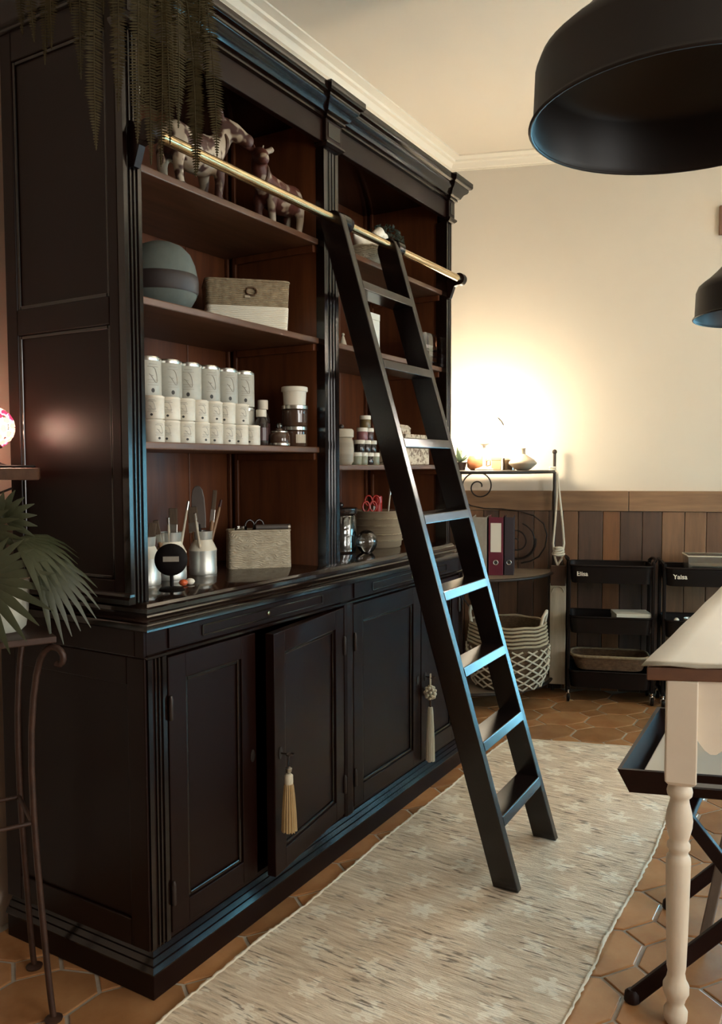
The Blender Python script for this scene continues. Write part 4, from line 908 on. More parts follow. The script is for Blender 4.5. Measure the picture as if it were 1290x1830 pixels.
b.build('cord_wrap', 'rope', hang, smooth=60)

# ================================================================== THINGS IN THE BOOKCASE
CAMDIR = math.atan2(-2.0, 1.55)             # from the shelves towards the room / viewer
# ---- paint tins, lower left shelf
def make_tin(r, h, mt, name='paint_tin'):
    t = link(name, None, None, loc=(0, 0, 0))
    B().lathe([(r*0.98, 0.0), (r, 0.002), (r, h*0.90), (r*0.985, h*0.91)], 24).build('tin_body', mt, t, smooth=40)
    B().lathe([(r*1.01, h*0.895), (r*1.02, h*0.92), (r*1.01, h*0.965), (r*0.93, h*0.97), (r*0.90, h*0.955), (r*0.86, h), (r*0.3, h)], 24).build('lid', 'capwhite' if mt == 'tin' else 'tinmetal', t, smooth=40)
    def patch(b, a0, a1, z0, z1, n=6):
        for i in range(n):
            q0, q1 = a0+(a1-a0)*i/n, a0+(a1-a0)*(i+1)/n; R = r*1.006
            b.poly([(R*math.cos(q0), R*math.sin(q0), z0), (R*math.cos(q1), R*math.sin(q1), z0), (R*math.cos(q1), R*math.sin(q1), z1), (R*math.cos(q0), R*math.sin(q0), z1)])
    b = B(); a = CAMDIR+0.35
    for zf, w in ((0.80, 0.30), (0.74, 0.42), (0.42, 0.40), (0.36, 0.34), (0.30, 0.42)): patch(b, a-w, a+w, h*(zf-0.012), h*(zf+0.012))
    R = r*1.007                               # the looping script on the label
    pts = [(a+0.34*math.sin(2*PI*u)*(1-0.3*u), h*(0.50+0.22*math.cos(2*PI*u*1.5)*(1-u)+0.05*math.sin(9*u))) for u in (k/30 for k in range(31))]
    b.tube([(R*math.cos(q0), R*math.sin(q0), z) for q0, z in pts], h*0.010, 5)
    b.build('label_print', 'mark', t)
    b = B(); a2 = CAMDIR-0.10+0.42
    pts = [(R*math.cos(a2+0.13*math.cos(2*PI*k/12)), R*math.sin(a2+0.13*math.cos(2*PI*k/12)), h*0.17+h*0.055*math.sin(2*PI*k/12)) for k in range(12)]
    b.poly(pts); b.build('label_badge', 'markdark', t)
    return t
tin0 = make_tin(0.0278, 0.0600, 'tin'); tag(tin0, 'x', 'tin', 'small white paint tins on the left shelf')
def place(src, first, loc, rz, label):
    if first: src.location = loc; src.rotation_euler = (0, 0, rz); src['label'] = label; WM[src.name] = Matrix.Translation(loc); return src
    return copy_tree(src, loc, rz, label)
TY = [1.547+0.0578*i for i in range(8)]
first = True
for row, n in ((0, 8), (1, 7)):
    for i in range(n):
        place(tin0, first, (-1.548+random.uniform(-0.002, 0.002), TY[i], 1.3622+row*0.0602), random.uniform(-0.5, 0.4),
              'small white paint tin, %s from the left in the %s row of small tins' % (ORD[i], ('bottom', 'upper')[row])); first = False
tin1 = make_tin(0.0375, 0.110, 'tin_big', 'large_paint_tin'); tag(tin1, 'x', 'tin', 'larger grey paint tins behind the small ones')
BY = [1.604, 1.683, 1.763, 1.844, 1.925, 2.006]
first = True
for i, y in enumerate(BY):
    place(tin1, first, (-1.626, y, 1.4835), random.uniform(-0.3, 0.3), 'large grey paint tin, %s from the left in the top row' % ORD[i]); first = False
tin2 = make_tin(0.0372, 0.121, 'tin_big', 'base_paint_tin'); tag(tin2, 'x', 'tin', 'large paint tins hidden behind the small ones')
first = True
for i, y in enumerate(BY):
    place(tin2, first, (-1.626, y, 1.3622), random.uniform(-0.3, 0.3), 'large grey paint tin carrying the %s tin of the top row' % ORD[i]); first = False
# ---- bottles and jars at the right end of that shelf
def bottle(loc, r, h, label, mt='jardark', cap='capwhite'):
    o = free('bottle', loc, 0, label, 'bottle')
    B().lathe([(r*0.95, 0), (r, 0.003), (r, h*0.60), (r*0.85, h*0.68), (r*0.55, h*0.76), (r*0.52, h*0.82)], 20).build('bottle_body', mt, o, smooth=40)
    B().lathe([(r*0.72, h*0.80), (r*0.75, h*0.81), (r*0.75, h*0.99), (r*0.68, h), (r*0.2, h)], 20).build('cap', cap, o, smooth=40)
    B().lathe([(r*1.01, h*0.15), (r*1.01, h*0.50)], 20, cap=False).build('bottle_label', 'potplum', o, smooth=40)
bottle((-1.565, 2.022, 1.3622), 0.0215, 0.112, 'dark bottle with a white cap, the shorter of two beside the tins')
bottle((-1.628, 2.112, 1.3622), 0.0225, 0.150, 'dark bottle with a white cap, the taller one behind')
o = free('perfume_bottle', (-1.548, 2.092, 1.3622), 0, 'squat amber glass bottle with a glass stopper', 'bottle')
B().lathe([(0.030, 0), (0.034, 0.006), (0.034, 0.034), (0.026, 0.046), (0.012, 0.050), (0.010, 0.056)], 22).build('bottle_body', 'amber', o, smooth=45)
B().lathe([(0.0345, 0.002), (0.0352, 0.006), (0.0345, 0.010)], 22, cap=False).build('foot_ring', 'silverlid', o, smooth=45)
B().lathe([(0.0275, 0.044), (0.0275, 0.047), (0.020, 0.050)], 22).build('collar', 'silverlid', o, smooth=45)
B().sphere((0, 0, 0.064), 0.010, 14, 8).build('stopper', 'glass', o, smooth=60)
def jar(loc, r, h, label, lab):
    o = free('jar', loc, 0, label, 'jar')
    B().lathe([(r*0.93, 0), (r, 0.004), (r, h*0.74), (r*0.9, h*0.80)], 24).build('jar_body', 'amber', o, smooth=45)
    B().lathe([(r*0.97, h*0.80), (r*1.02, h*0.82), (r*1.02, h*0.97), (r*0.97, h), (r*0.2, h)], 24).build('lid', 'silverlid', o, smooth=45)
    b = B()
    for i in range(6):
        q0, q1 = CAMDIR+0.05+0.16*i, CAMDIR+0.05+0.16*(i+1); R = r*1.01
        b.poly([(R*math.cos(q0), R*math.sin(q0), h*0.18), (R*math.cos(q1), R*math.sin(q1), h*0.18), (R*math.cos(q1), R*math.sin(q1), h*0.60), (R*math.cos(q0), R*math.sin(q0), h*0.60)])
    b.build('jar_label', lab, o, smooth=60)
jar((-1.553, 2.1835, 1.3622), 0.040, 0.066, 'dark jar with a silver lid at the bottom of the stack of three', 'plaincream')
jar((-1.553, 2.1835, 1.4284), 0.043, 0.068, 'dark jar with a silver lid in the middle of the stack', 'amber')
o = free('plastic_tub', (-1.553, 2.1835, 1.4966), 0, 'white plastic tub on top of the two dark jars', 'tub')
B().lathe([(0.036, 0), (0.0385, 0.046)], 24).build('tub_body', 'capwhite', o, smooth=45)
B().lathe([(0.0425, 0.044), (0.0435, 0.046), (0.0430, 0.058), (0.040, 0.060), (0.01, 0.060)], 24).build('lid', 'capwhite', o, smooth=45)
# ---- middle shelf: felt globe and dipped basket
o = free('hat_box', (-1.608, 1.645, 1.7202), 0, 'round blue-grey felt hat box with a broad dark band', 'hat box')
prof = [(0.060, 0), (0.078, 0.012), (0.091, 0.034), (0.0965, 0.050), (0.098, 0.078), (0.0965, 0.092), (0.0905, 0.122), (0.078, 0.150), (0.058, 0.170), (0.032, 0.181), (0.002, 0.184)]
B().lathe(prof, 40).build('hat_box_body', 'felt', o, smooth=60)
B().lathe([(0.0955, 0.044), (0.0985, 0.050), (0.0997, 0.078), (0.0982, 0.091), (0.096, 0.093)], 40, cap=False).build('ribbon', 'band', o, smooth=60)
def rect_basket(name, c, rz, w, d, h, label, mt, fl=0.06, dip=None, rim='straw'):
    o = free(name, c, rz, label, 'basket')
    def ring(f, z, dd=0.0, wob=0.0):
        return [(x, y+0.0, z+wob*math.sin(9*x/w)) for x, y in rrect(w/2*f-dd, d/2*f-dd, 0.016, 3)]
    R_ = [ring(1-fl+fl*t, h*t, 0, 0.0) for t in (0, 0.25, 0.5, 0.75, 1.0)]
    R2 = [ring(1-fl+fl*t, max(h*t, 0.006), 0.007) for t in (1.0, 0.5, 0.0)]
    B().loft(R_ + R2).build('basket_body', mt, o, smooth=40)
    B().tube([(x, y, h) for x, y in rrect(w/2-0.002, d/2-0.002, 0.016, 4)], 0.0045, 6, True).build('basket_rim', rim, o, smooth=60)
    return o
o = rect_basket('straw_basket', (-1.660, 2.068, 1.7202), PI/4, 0.262, 0.165, 0.152, 'straw basket with white-dipped lower half on the middle shelf', 'straw')
def dipring(f, z): return [(x, y, z) for x, y in rrect(0.131*f+0.0012, 0.0825*f+0.0012, 0.016, 3)]
B().loft([dipring(0.94, 0.001), dipring(0.9625, 0.05), dipring(0.970, 0.074)], False, False).build('white_dip', 'dip', o, smooth=40)
b = B(); b.tube([(0.010+0.016*math.cos(t), -0.085, 0.118+0.012*math.sin(t)) for t in (2*PI*k/16 for k in range(16))], 0.003, 6, True)
b.build('clasp_ring', 'rattan', o, smooth=60)
B().box(-0.012, 0.006, -0.0865, -0.080, 0.098, 0.106).build('clasp_peg', 'strawpale', o, bevel=0.002)
# ---- counter, left
def milk_can(loc, r, s, label):
    o = free('milk_can', loc, 0, label, 'can', group='milk cans holding brushes')
    B().lathe([(r*0.97, 0), (r, 0.004*s), (r, 0.022*s), (r*0.985, 0.024*s), (r*0.985, 0.070*s), (r, 0.073*s), (r, 0.078*s)], 32).build('can_body', 'zinc', o, smooth=40)
    B().lathe([(r*1.01, 0.076*s), (r*1.0, 0.079*s), (r*0.66, 0.110*s), (r*0.66, 0.112*s)], 32, cap=False).build('shoulder', 'enamel', o, smooth=40)
    B().lathe([(r*0.66, 0.110*s), (r*0.68, 0.112*s), (r*0.73, 0.135*s), (r*0.75, 0.137*s), (r*0.70, 0.137*s), (r*0.63, 0.112*s), (r*0.60, 0.02*s)], 32, cap=False).build('collar', 'zinc', o, smooth=40)
    return o
mc = [((-1.702, 1.655, 0.9652), 0.0455, 1.00, 'zinc milk can with cream shoulder, leftmost behind the black disc'),
      ((-1.722, 1.780, 0.9652), 0.0470, 1.02, 'zinc milk can with cream shoulder, middle of the three'),
      ((-1.716, 1.915, 0.9652), 0.0430, 0.98, 'zinc milk can with cream shoulder, beside the pale basket')]
for a in mc: milk_can(*a)
def brush(base, lean, L, w, label, style):
    """a tool standing in a milk can; lean = (dx, dy) of its tip"""
    x, y, z = base; o = free('paint_brush' if style != 'spatula' else 'spatula', (x, y, z), 0, label, 'brush' if style != 'spatula' else 'spatula')
    p0 = Vector((0, 0, 0)); p1 = Vector((lean[0], lean[1], L)); t = p1-p0
    side = Vector((math.cos(CAMDIR+PI/2), math.sin(CAMDIR+PI/2), 0))
    if style == 'flat':
        B().tube([p0, p0+t*0.4, p0+t*0.62], [0.004, 0.0055, 0.007], 8).build('handle', 'handlewood', o, smooth=60)
        B().beam(p0+t*0.60, p0+t*0.76, side, w, 0.010).build('ferrule', 'steel', o, bevel=0.001)
        B().beam(p0+t*0.75, p1, side, w*0.96, 0.009).build('bristles', 'bristle', o, bevel=0.002)
    elif style == 'stick':
        B().tube([p0, p0+t*0.5, p0+t*0.93, p1], [0.0035, 0.0042, 0.0036, 0.002], 8).build('handle', 'plaincream', o, smooth=60)
        B().tube([p0+t*0.90, p1+t*0.02], [0.0045, 0.0045], 8).build('handle_tip', 'steel', o, smooth=60)
    elif style == 'wood':
        B().tube([p0, p0+t*0.5, p0+t*0.85, p1], [0.004, 0.0052, 0.006, 0.003], 8).build('handle', 'handlewood', o, smooth=60)
        B().tube([p0+t*0.94, p1+t*0.05], [0.0052, 0.004], 8).build('handle_tip', 'potplum', o, smooth=60)
    elif style == 'spatula':
        B().tube([p0, p0+t*0.55], [0.005, 0.006], 8).build('handle', 'matteblack', o, smooth=60)
        pts = [(-w/2, 0.50), (w/2, 0.50), (w/2*1.08, 0.66), (w/2*1.0, 0.86), (w/2*0.78, 0.95), (w/2*0.4, 0.99), (0, 1.0), (-w/2*0.4, 0.99), (-w/2*0.78, 0.95), (-w/2*1.0, 0.86), (-w/2*1.08, 0.66)]
        nrm = side.cross(t.normalized()); b = B()
        A = [b.bm.verts.new(p0+t*f+side*u+nrm*0.004) for u, f in pts]; C = [b.bm.verts.new(p0+t*f+side*u-nrm*0.004) for u, f in pts]; k = len(pts)
        for i in range(k): b.bm.faces.new((A[i], A[(i+1) % k], C[(i+1) % k], C[i]))
        b.bm.faces.new(A[::-1]); b.bm.faces.new(C); b.build('blade', 'greyblade', o, bevel=0.002)
    return o
c1, c2, c3 = mc[0][0], mc[1][0], mc[2][0]
brush((c3[0], c3[1]-0.006, 0.975), (-0.01, -0.004, ), 0.265, 0.040, 'big grey rounded spatula standing in the can beside the basket', 'spatula')
brush((c3[0]+0.010, c3[1]+0.008, 0.975), (0.01, 0.030), 0.250, 0.014, 'slim flat brush leaning right behind the grey spatula', 'flat')
brush((c3[0]-0.006, c3[1]+0.012, 0.975), (-0.012, 0.095), 0.205, 0.010, 'wooden brush handle leaning far right over the basket', 'wood')
brush((c3[0]+0.012, c3[1]-0.012, 0.975), (0.014, -0.050), 0.180, 0.010, 'thin pale stick leaning left out of the right can', 'stick')
brush((c3[0]-0.012, c3[1]-0.014, 0.975), (0.0, -0.018), 0.200, 0.030, 'wide dark brush standing at the left of the spatula', 'flat')
brush((c2[0], c2[1]+0.008, 0.975), (-0.004, 0.010), 0.200, 0.026, 'dark flat brush upright in the middle can', 'flat')
brush((c2[0]+0.008, c2[1]+0.014, 0.975), (0.010, 0.045), 0.215, 0.010, 'pale stick leaning right from the middle can', 'stick')
brush((c2[0]+0.010, c2[1]-0.010, 0.975), (0.012, -0.020), 0.172, 0.010, 'short pale stick in the middle can', 'stick')
brush((c2[0]-0.004, c2[1]-0.014, 0.975), (0.0, -0.040), 0.168, 0.016, 'small flat brush leaning left in the middle can', 'flat')
brush((c1[0]+0.004, c1[1]+0.004, 0.975), (0.010, 0.018), 0.165, 0.022, 'short wide brush in the left can', 'flat')
brush((c1[0]+0.006, c1[1]-0.014, 0.975), (0.020, -0.045), 0.250, 0.010, 'wooden brush handle leaning behind the fluted post', 'wood')
o = free('round_mirror', (-1.562, 1.617, 0.9652), CAMDIR+PI/2, 'round matt black disc on a short stand with a pale sticker', 'stand')
B().lathe([(0.033, 0), (0.034, 0.003), (0.030, 0.007), (0.008, 0.010)], 28).build('foot', 'matteblack', o, smooth=40)
B().tube([(0, 0.004, 0.006), (0, 0.004, 0.04), (0, 0.006, 0.07)], 0.005, 10).build('stem', 'matteblack', o, smooth=60)
B().lathe([(0.030, -0.012), (0.041, -0.009), (0.0435, -0.003), (0.0435, 0.006), (0.038, 0.011), (0.02, 0.013)], 36, mtx=Matrix.Translation((0, -0.002, 0.083)) @ Matrix.Rotation(PI/2-0.1, 4, 'X')).build('disc', 'matteblack', o, smooth=40)
B().box(-0.020, 0.022, -0.0165, -0.0150, 0.079, 0.093).build('sticker', 'greybinder', o)
for dx, dy, mt, lb in ((0.0, 0.0, 'orange', 'orange'), (0.002, 0.026, 'white', 'white')):
    o = free('glass_pebble', (-1.588+dx, 1.690+dy, 0.9652), 0, 'small %s pebble on the counter beside the black disc' % lb, 'pebble')
    B().sphere((0, 0, 0.0095), 0.0125, 16, 10, sz=0.75).build('pebble', mt, o, smooth=60); B().lathe([(0.0128, 0.0085), (0.0130, 0.0095), (0.0128, 0.0105)], 16, cap=False).build('seam', mt, o, smooth=60)
o = rect_basket('seagrass_basket', (-1.676, 2.143, 0.9652), 0.80, 0.205, 0.090, 0.122, 'pale rectangular seagrass basket on the counter with scissors inside', 'strawpale', -0.02, rim='strawpale')
def scissors(loc, rz, label, mt, tilt=0.5):
    o = free('scissors', loc, rz, label, 'scissors')
    for sx in (-1, 1):
        B().tube([(sx*0.016+0.015*math.cos(t), 0, 0.125+0.021*math.sin(t)) for t in (2*PI*k/18 for k in range(18))], 0.0038, 7, True).build('finger_loop', mt, o, smooth=60)
        B().beam((sx*0.011, 0.001*sx, 0.107), (-sx*0.004, 0.001*sx, 0.0), (1, 0, 0), 0.009, 0.002).build('blade', 'steel', o)
    return o
scissors((-1.690, 2.140, 0.975), 0.9, 'dark-handled scissors standing in the pale basket', 'jardark')
o = free('glass_tumbler', (-1.715, 2.100, 0.975), 0, 'small clear glass in the pale basket', 'glass')
B().lathe([(0.016, 0), (0.021, 0.126), (0.0195, 0.126), (0.0145, 0.006)], 20).build('tumbler_wall', 'glass', o, smooth=50); B().lathe([(0.0147, 0.006), (0.0185, 0.10), (0.005, 0.101)], 20).build('tumbler_content', 'potplum', o, smooth=50)
o = free('roll_tube', (-1.640, 2.172, 1.060), 0.80, 'greyish tube lying across the pale basket', 'tube')
B().tube([(-0.055, 0, 0.036), (0.0, 0, 0.036), (0.055, 0, 0.036)], 0.010, 14).build('tube_body', 'greyblade', o, smooth=60); B().tube([(0.052, 0, 0.036), (0.060, 0, 0.036)], 0.011, 14).build('tube_cap', 'steel', o, smooth=60)

# ---- right compartment
o = free('ceramic_canister', (-1.585, 2.520, 1.3032), 0, 'cream ribbed canister with a lid at the left of the pots', 'canister')
B().lathe([(0.036, 0), (0.044, 0.012), (0.046, 0.055), (0.044, 0.085), (0.038, 0.098)], 28).build('canister_body', 'stone', o, smooth=45)
B().lathe([(0.039, 0.097), (0.045, 0.101), (0.045, 0.124), (0.040, 0.130), (0.01, 0.131)], 28).build('lid', 'plaincream', o, smooth=45)
B().sphere((0, 0, 0.138), 0.010, 12, 8).build('lid_knob', 'knob', o, smooth=60)
def pot(loc, mt, label):
    o = free('paint_pot', loc, 0, label, 'pot', group='little paint pots stacked in a pyramid')
    r = 0.0215
    B().lathe([(r*0.92, 0), (r, 0.004), (r, 0.030), (r*0.9, 0.033)], 18).build('pot_body', mt, o, smooth=45)
    B().lathe([(r*0.98, 0.032), (r*1.03, 0.033), (r*1.03, 0.045), (r*0.97, 0.047), (r*0.2, 0.047)], 18).build('lid', 'capwhite', o, smooth=45)
py0 = 2.642
for j, ms in enumerate((('potgreen', 'potgreen', 'jardark', 'potgreen'), ('jardark', 'jardark', 'jardark'), ('potpink', 'potplum'), ('potolive',))):
    for i, mt in enumerate(ms):
        nm = {'potgreen': 'sage green', 'jardark': 'dark', 'potpink': 'dusky pink', 'potplum': 'plum', 'potolive': 'olive'}[mt]
        pot((-1.596, py0+0.0455*i+0.0227*j, 1.3032+0.0472*j), mt, '%s paint pot, %s from the left in the %s layer of the pyramid' % (nm, ORD[i], ('bottom', 'second', 'third', 'top')[j]))
o = free('trinket_box', (-1.585, 3.010, 1.3032), 0, 'larger floral patterned box on the right-hand shelf', 'box')
B().box(-0.06, 0.06, -0.105, 0.115, 0, 0.095).build('box_body', 'floral', o, bevel=0.003); B().box(-0.062, 0.062, -0.107, 0.117, 0.095, 0.124).build('lid', 'floral', o, bevel=0.003)
o = free('small_trinket_box', (-1.590, 2.955, 1.4275), 0.1, 'small floral patterned box on top of the larger one', 'box')
B().box(-0.04, 0.04, -0.05, 0.055, 0, 0.024).build('box_body', 'floral', o, bevel=0.002); B().loft([[(-0.042, -0.052, 0.024), (0.042, -0.052, 0.024), (0.042, 0.057, 0.024), (-0.042, 0.057, 0.024)], [(-0.032, -0.040, 0.038), (0.032, -0.040, 0.038), (0.032, 0.045, 0.038), (-0.032, 0.045, 0.038)]]).build('lid', 'floral', o, bevel=0.001)
B().sphere((0.032, 0.0, 0.022), 0.005, 10, 6).build('clasp', 'knob', o)
o = free('lidded_jar', (-1.675, 2.655, 0.9652), 0, 'tall clear glass jar with a dark lid on the right counter', 'jar')
B().lathe([(0.058, 0), (0.062, 0.006), (0.062, 0.140), (0.054, 0.150), (0.052, 0.150), (0.060, 0.138), (0.060, 0.008), (0.002, 0.006)], 28, cap=False).build('jar_glass', 'glass', o, smooth=50)
B().lathe([(0.064, 0.150), (0.066, 0.153), (0.066, 0.170), (0.060, 0.174), (0.005, 0.175)], 28).build('lid', 'jardark', o, smooth=45); B().sphere((0, 0, 0.183), 0.011, 12, 8).build('lid_knob', 'jardark', o, smooth=60)
o = free('glass_globe', (-1.585, 2.700, 0.9652), 0, 'clear round glass bowl in front of the wicker box', 'bowl')
B().lathe([(0.020, 0.0), (0.030, 0.010), (0.040, 0.028), (0.042, 0.046), (0.036, 0.066), (0.024, 0.080), (0.012, 0.086), (0.002, 0.088)], 28, cap=False).build('bowl_glass', 'glass', o, smooth=60)
B().tube([(0.020*math.cos(2*PI*k/20), 0.020*math.sin(2*PI*k/20), 0.002) for k in range(20)], 0.002, 6, True).build('foot_ring', 'glass', o, smooth=60)
o = free('wicker_box', (-1.672, 2.935, 0.9652), 0, 'round striped wicker box on the right counter holding red scissors', 'box')
B().lathe([(0.094, 0), (0.100, 0.006), (0.105, 0.06), (0.104, 0.145), (0.102, 0.150), (0.097, 0.150), (0.098, 0.06), (0.094, 0.012)], 36).build('box_body', 'wicker', o, smooth=45)
b = B()
for z in (0.03, 0.055, 0.092, 0.12): b.tube([(0.1055*math.cos(2*PI*k/36), 0.1055*math.sin(2*PI*k/36), z) for k in range(36)], 0.0028, 6, True)
b.build('wicker_hoop', 'straw', o, smooth=60)
scissors((-1.672, 2.872, 1.008), 0.95, 'red-handled scissors at the left of the wicker box', 'red')
scissors((-1.690, 2.925, 1.030), 0.70, 'red-handled scissors in the middle of the wicker box', 'red')
brush((-1.640, 2.945, 0.985), (0.02, 0.010), 0.215, 0.018, 'cream-handled tool between the red scissors', 'stick')
o = free('red_tin', (-1.700, 2.985, 0.985), 0, 'red plastic tube standing in the wicker box', 'tube')
B().lathe([(0.020, 0), (0.021, 0.16), (0.018, 0.165)], 18).build('tube_body', 'red', o, smooth=45); B().lathe([(0.0215, 0.16), (0.0215, 0.185), (0.018, 0.188)], 18).build('cap', 'red', o, smooth=45)
o = free('white_box', (-1.565, 2.672, 1.7202), 0, 'plain white upright box on the right middle shelf', 'box')
B().box(-0.03, 0.03, -0.046, 0.046, 0, 0.125).build('box_body', 'paper', o, bevel=0.002); B().box(-0.031, 0.031, -0.047, 0.047, 0.125, 0.150).build('lid', 'paper', o, bevel=0.002)
o = free('cone_ornament', (-1.545, 2.470, 1.7202), 0, 'tiny pale cone ornament beside the centre post', 'ornament')
B().lathe([(0.016, 0), (0.015, 0.004), (0.005, 0.036), (0.002, 0.040)], 16).build('cone', 'plaincream', o, smooth=40); B().sphere((0, 0, 0.044), 0.006, 10, 6).build('ball_tip', 'plaincream', o, smooth=60)
o = free('amber_box', (-1.555, 3.120, 1.7202), 0, 'brownish see-through box at the right end of the middle shelf', 'box')
rings = [[(x, y, z) for x, y in rrect(0.045*f, 0.068*f, 0.02, 4)] for f, z in ((0.94, 0.0), (0.98, 0.05), (1.0, 0.115), (0.93, 0.132))]
B().loft(rings).build('box_shell', clear_glass('brown_plastic', (0.55, 0.36, 0.25), 0.08, 0.1), o, smooth=40)
b = B()
for z in (0.030, 0.055, 0.080): b.box(-0.038, 0.038, -0.058, 0.058, z-0.010, z+0.004)
b.build('contents', 'leather', o)
# white bird on a nest basket, and a dark topiary, top shelf right
o = free('nest_basket', (-1.572, 2.690, 2.0452), 0, 'pale woven nest basket on the top right shelf', 'basket')
B().lathe([(0.060, 0), (0.078, 0.010), (0.088, 0.040), (0.086, 0.060), (0.078, 0.060), (0.074, 0.02)], 30).build('basket_body', 'strawpale', o, smooth=50)
B().tube([(0.083*math.cos(2*PI*k/30), 0.083*math.sin(2*PI*k/30), 0.061+0.003*math.sin(3*k)) for k in range(30)], 0.006, 6, True).build('basket_rim', 'strawpale', o, smooth=60)
def remeshed(name, bld, mt, parent, vox=0.004, **tags):
    o = bld.build(name, mt, None, smooth=180)
    r = o.modifiers.new('remesh', 'REMESH'); r.mode = 'VOXEL'; r.voxel_size = vox; r.use_smooth_shade = True
    s_ = o.modifiers.new('smooth', 'SMOOTH'); s_.iterations = 4; s_.factor = 0.5
    bpy.context.view_layer.update()
    me = bpy.data.meshes.new_from_object(o.evaluated_get(bpy.context.evaluated_depsgraph_get()))
    bpy.data.objects.remove(o); me.name = name; me.materials.clear(); me.materials.append(M[mt])
    for p in me.polygons: p.use_smooth = True; p.material_index = 0
    return link(name, me, parent, **tags)
o = free('bird_figurine', (-1.568, 2.690, 2.066), 0, 'white ceramic bird with bowed neck sitting on the nest basket', 'figurine')
b = B().sphere((0, -0.01, 0.045), 0.050, 20, 12, sx=0.85, sy=1.25, sz=0.85)
b.tube([(0, -0.055, 0.055), (0, -0.085, 0.075), (0, -0.105, 0.078)], [0.026, 0.016, 0.004], 10)
b.tube([(0.005, 0.030, 0.060), (0.010, 0.040, 0.105), (0.012, 0.062, 0.122), (0.014, 0.088, 0.112)], [0.030, 0.022, 0.022, 0.014], 12)
b.sphere((0.014, 0.090, 0.108), 0.020, 14, 9)
b.tube([(0.016, 0.104, 0.108), (0.018, 0.128, 0.114)], [0.008, 0.002], 8)
remeshed('bird_body', b, 'white', o, 0.004)
o = free('topiary', (-1.665, 2.985, 2.0452), 0, 'dark green leafy topiary ball in a pot, deep on the top right shelf', 'plant')
B().lathe([(0.040, 0), (0.052, 0.06), (0.056, 0.062), (0.056, 0.072), (0.048, 0.072)], 22).build('pot', 'terrapot', o, smooth=45); B().tube([(0, 0, 0.06), (0.004, 0, 0.11)], 0.006, 8).build('stem', 'handlewood', o)
b = B()
for k in range(520):
    a, e = random.uniform(0, 2*PI), math.asin(random.uniform(-1, 1)); r = 0.082*random.uniform(0.75, 1.05)
    c = Vector((r*math.cos(a)*math.cos(e), r*math.sin(a)*math.cos(e), 0.165+r*math.sin(e)))
    u = Vector((random.uniform(-1, 1), random.uniform(-1, 1), random.uniform(-1, 1))).normalized(); v = u.orthogonal().normalized(); s_ = 0.010
    b.poly([c-u*s_, c+v*s_*0.5, c+u*s_, c-v*s_*0.5])
b.build('foliage', 'leafdark', o)
# two carved animals, top shelf left
def cow(loc, sy, s, label, mt):
    o = free('cow_figurine', loc, 0, label, 'figurine', 'painted carved cows on the top shelf')
    def P(x, y, z): return (x*s, y*sy*s, z*s)
    b = B()
    body = [(-0.100, 0.118, 0.030, 0.038), (-0.075, 0.120, 0.043, 0.050), (-0.02, 0.112, 0.048, 0.050), (0.03, 0.115, 0.046, 0.052), (0.065, 0.125, 0.038, 0.050), (0.085, 0.135, 0.026, 0.036)]
    b.loft([[P(rx*math.cos(2*PI*k/16), y, z+rz*math.sin(2*PI*k/16)) for k in range(16)] for y, z, rx, rz in body])
    for x in (-0.026, 0.026):
        for y, d in ((-0.080, -0.006), (0.060, 0.006)): b.tube([P(x, y, 0.105), P(x, y+d, 0.055), P(x, y, 0.020), P(x, y+0.004, 0.001)], [0.020*s, 0.013*s, 0.0105*s, 0.013*s], 10)
    b.tube([P(0, 0.070, 0.140), P(0.004, 0.098, 0.175), P(0.010, 0.108, 0.200)], [0.034*s, 0.028*s, 0.024*s], 12)
    b.tube([P(0.004, 0.098, 0.212), P(0.030, 0.122, 0.198), P(0.052, 0.140, 0.180)], [0.026*s, 0.024*s, 0.017*s], 12)
    b.sphere(P(0.056, 0.143, 0.178), 0.0175*s, 12, 8)
    for e in (-1, 1):
        b.tube([P(0.006-e*0.012, 0.100+e*0.014, 0.222), P(0.002-e*0.026, 0.098+e*0.034, 0.236), P(-0.002-e*0.030, 0.096+e*0.040, 0.234)], [0.009*s, 0.010*s, 0.003*s], 8)
        b.tube([P(0.0-e*0.006, 0.096+e*0.008, 0.228), P(-0.002-e*0.010, 0.094+e*0.014, 0.250)], [0.006*s, 0.003*s], 8)
    b.tube([P(0, -0.100, 0.140), P(-0.004, -0.118, 0.120), P(0.004, -0.116, 0.070), P(0.004, -0.114, 0.050)], [0.006*s, 0.006*s, 0.005*s, 0.009*s], 8)
    remeshed('cow_body', b, mt, o, 0.0042)
    col = B(); col.tube([P(0.033*math.cos(t), 0.090+0.018*math.cos(t)*0+0.012*math.sin(t)*0.0, 0.160+0.032*math.sin(t)) for t in (2*PI*k/18 for k in range(18))], 0.0055*s, 7, True); col.build('collar', 'leather', o, smooth=60)
    for x in (-0.026, 0.026):
        for y in (-0.080, 0.060): B().lathe([(0.014*s, 0.0), (0.015*s, 0.006*s), (0.011*s, 0.014*s)], 10, P(x, y+0.003, 0.0)).build('hoof', 'markdark', o, smooth=45)
    return o
cow((-1.572, 1.742, 2.0402), 1, 1.10, 'carved cow figurine with white face turned right, behind the rail', 'cowwhite')
cow((-1.580, 2.137, 2.0402), -1, 1.00, 'carved reddish brown and white cow figurine facing left', 'cowred')
o = free('white_carton', (-1.532, 1.462, 2.0402), 0, 'narrow white carton at the left end of the top shelf', 'box')
B().box(-0.024, 0.024, -0.016, 0.018, 0, 0.165).build('carton_body', 'paper', o, bevel=0.001); B().box(-0.0246, 0.0246, -0.0166, 0.0186, 0.165, 0.190).build('carton_flap', 'paper', o, bevel=0.001)

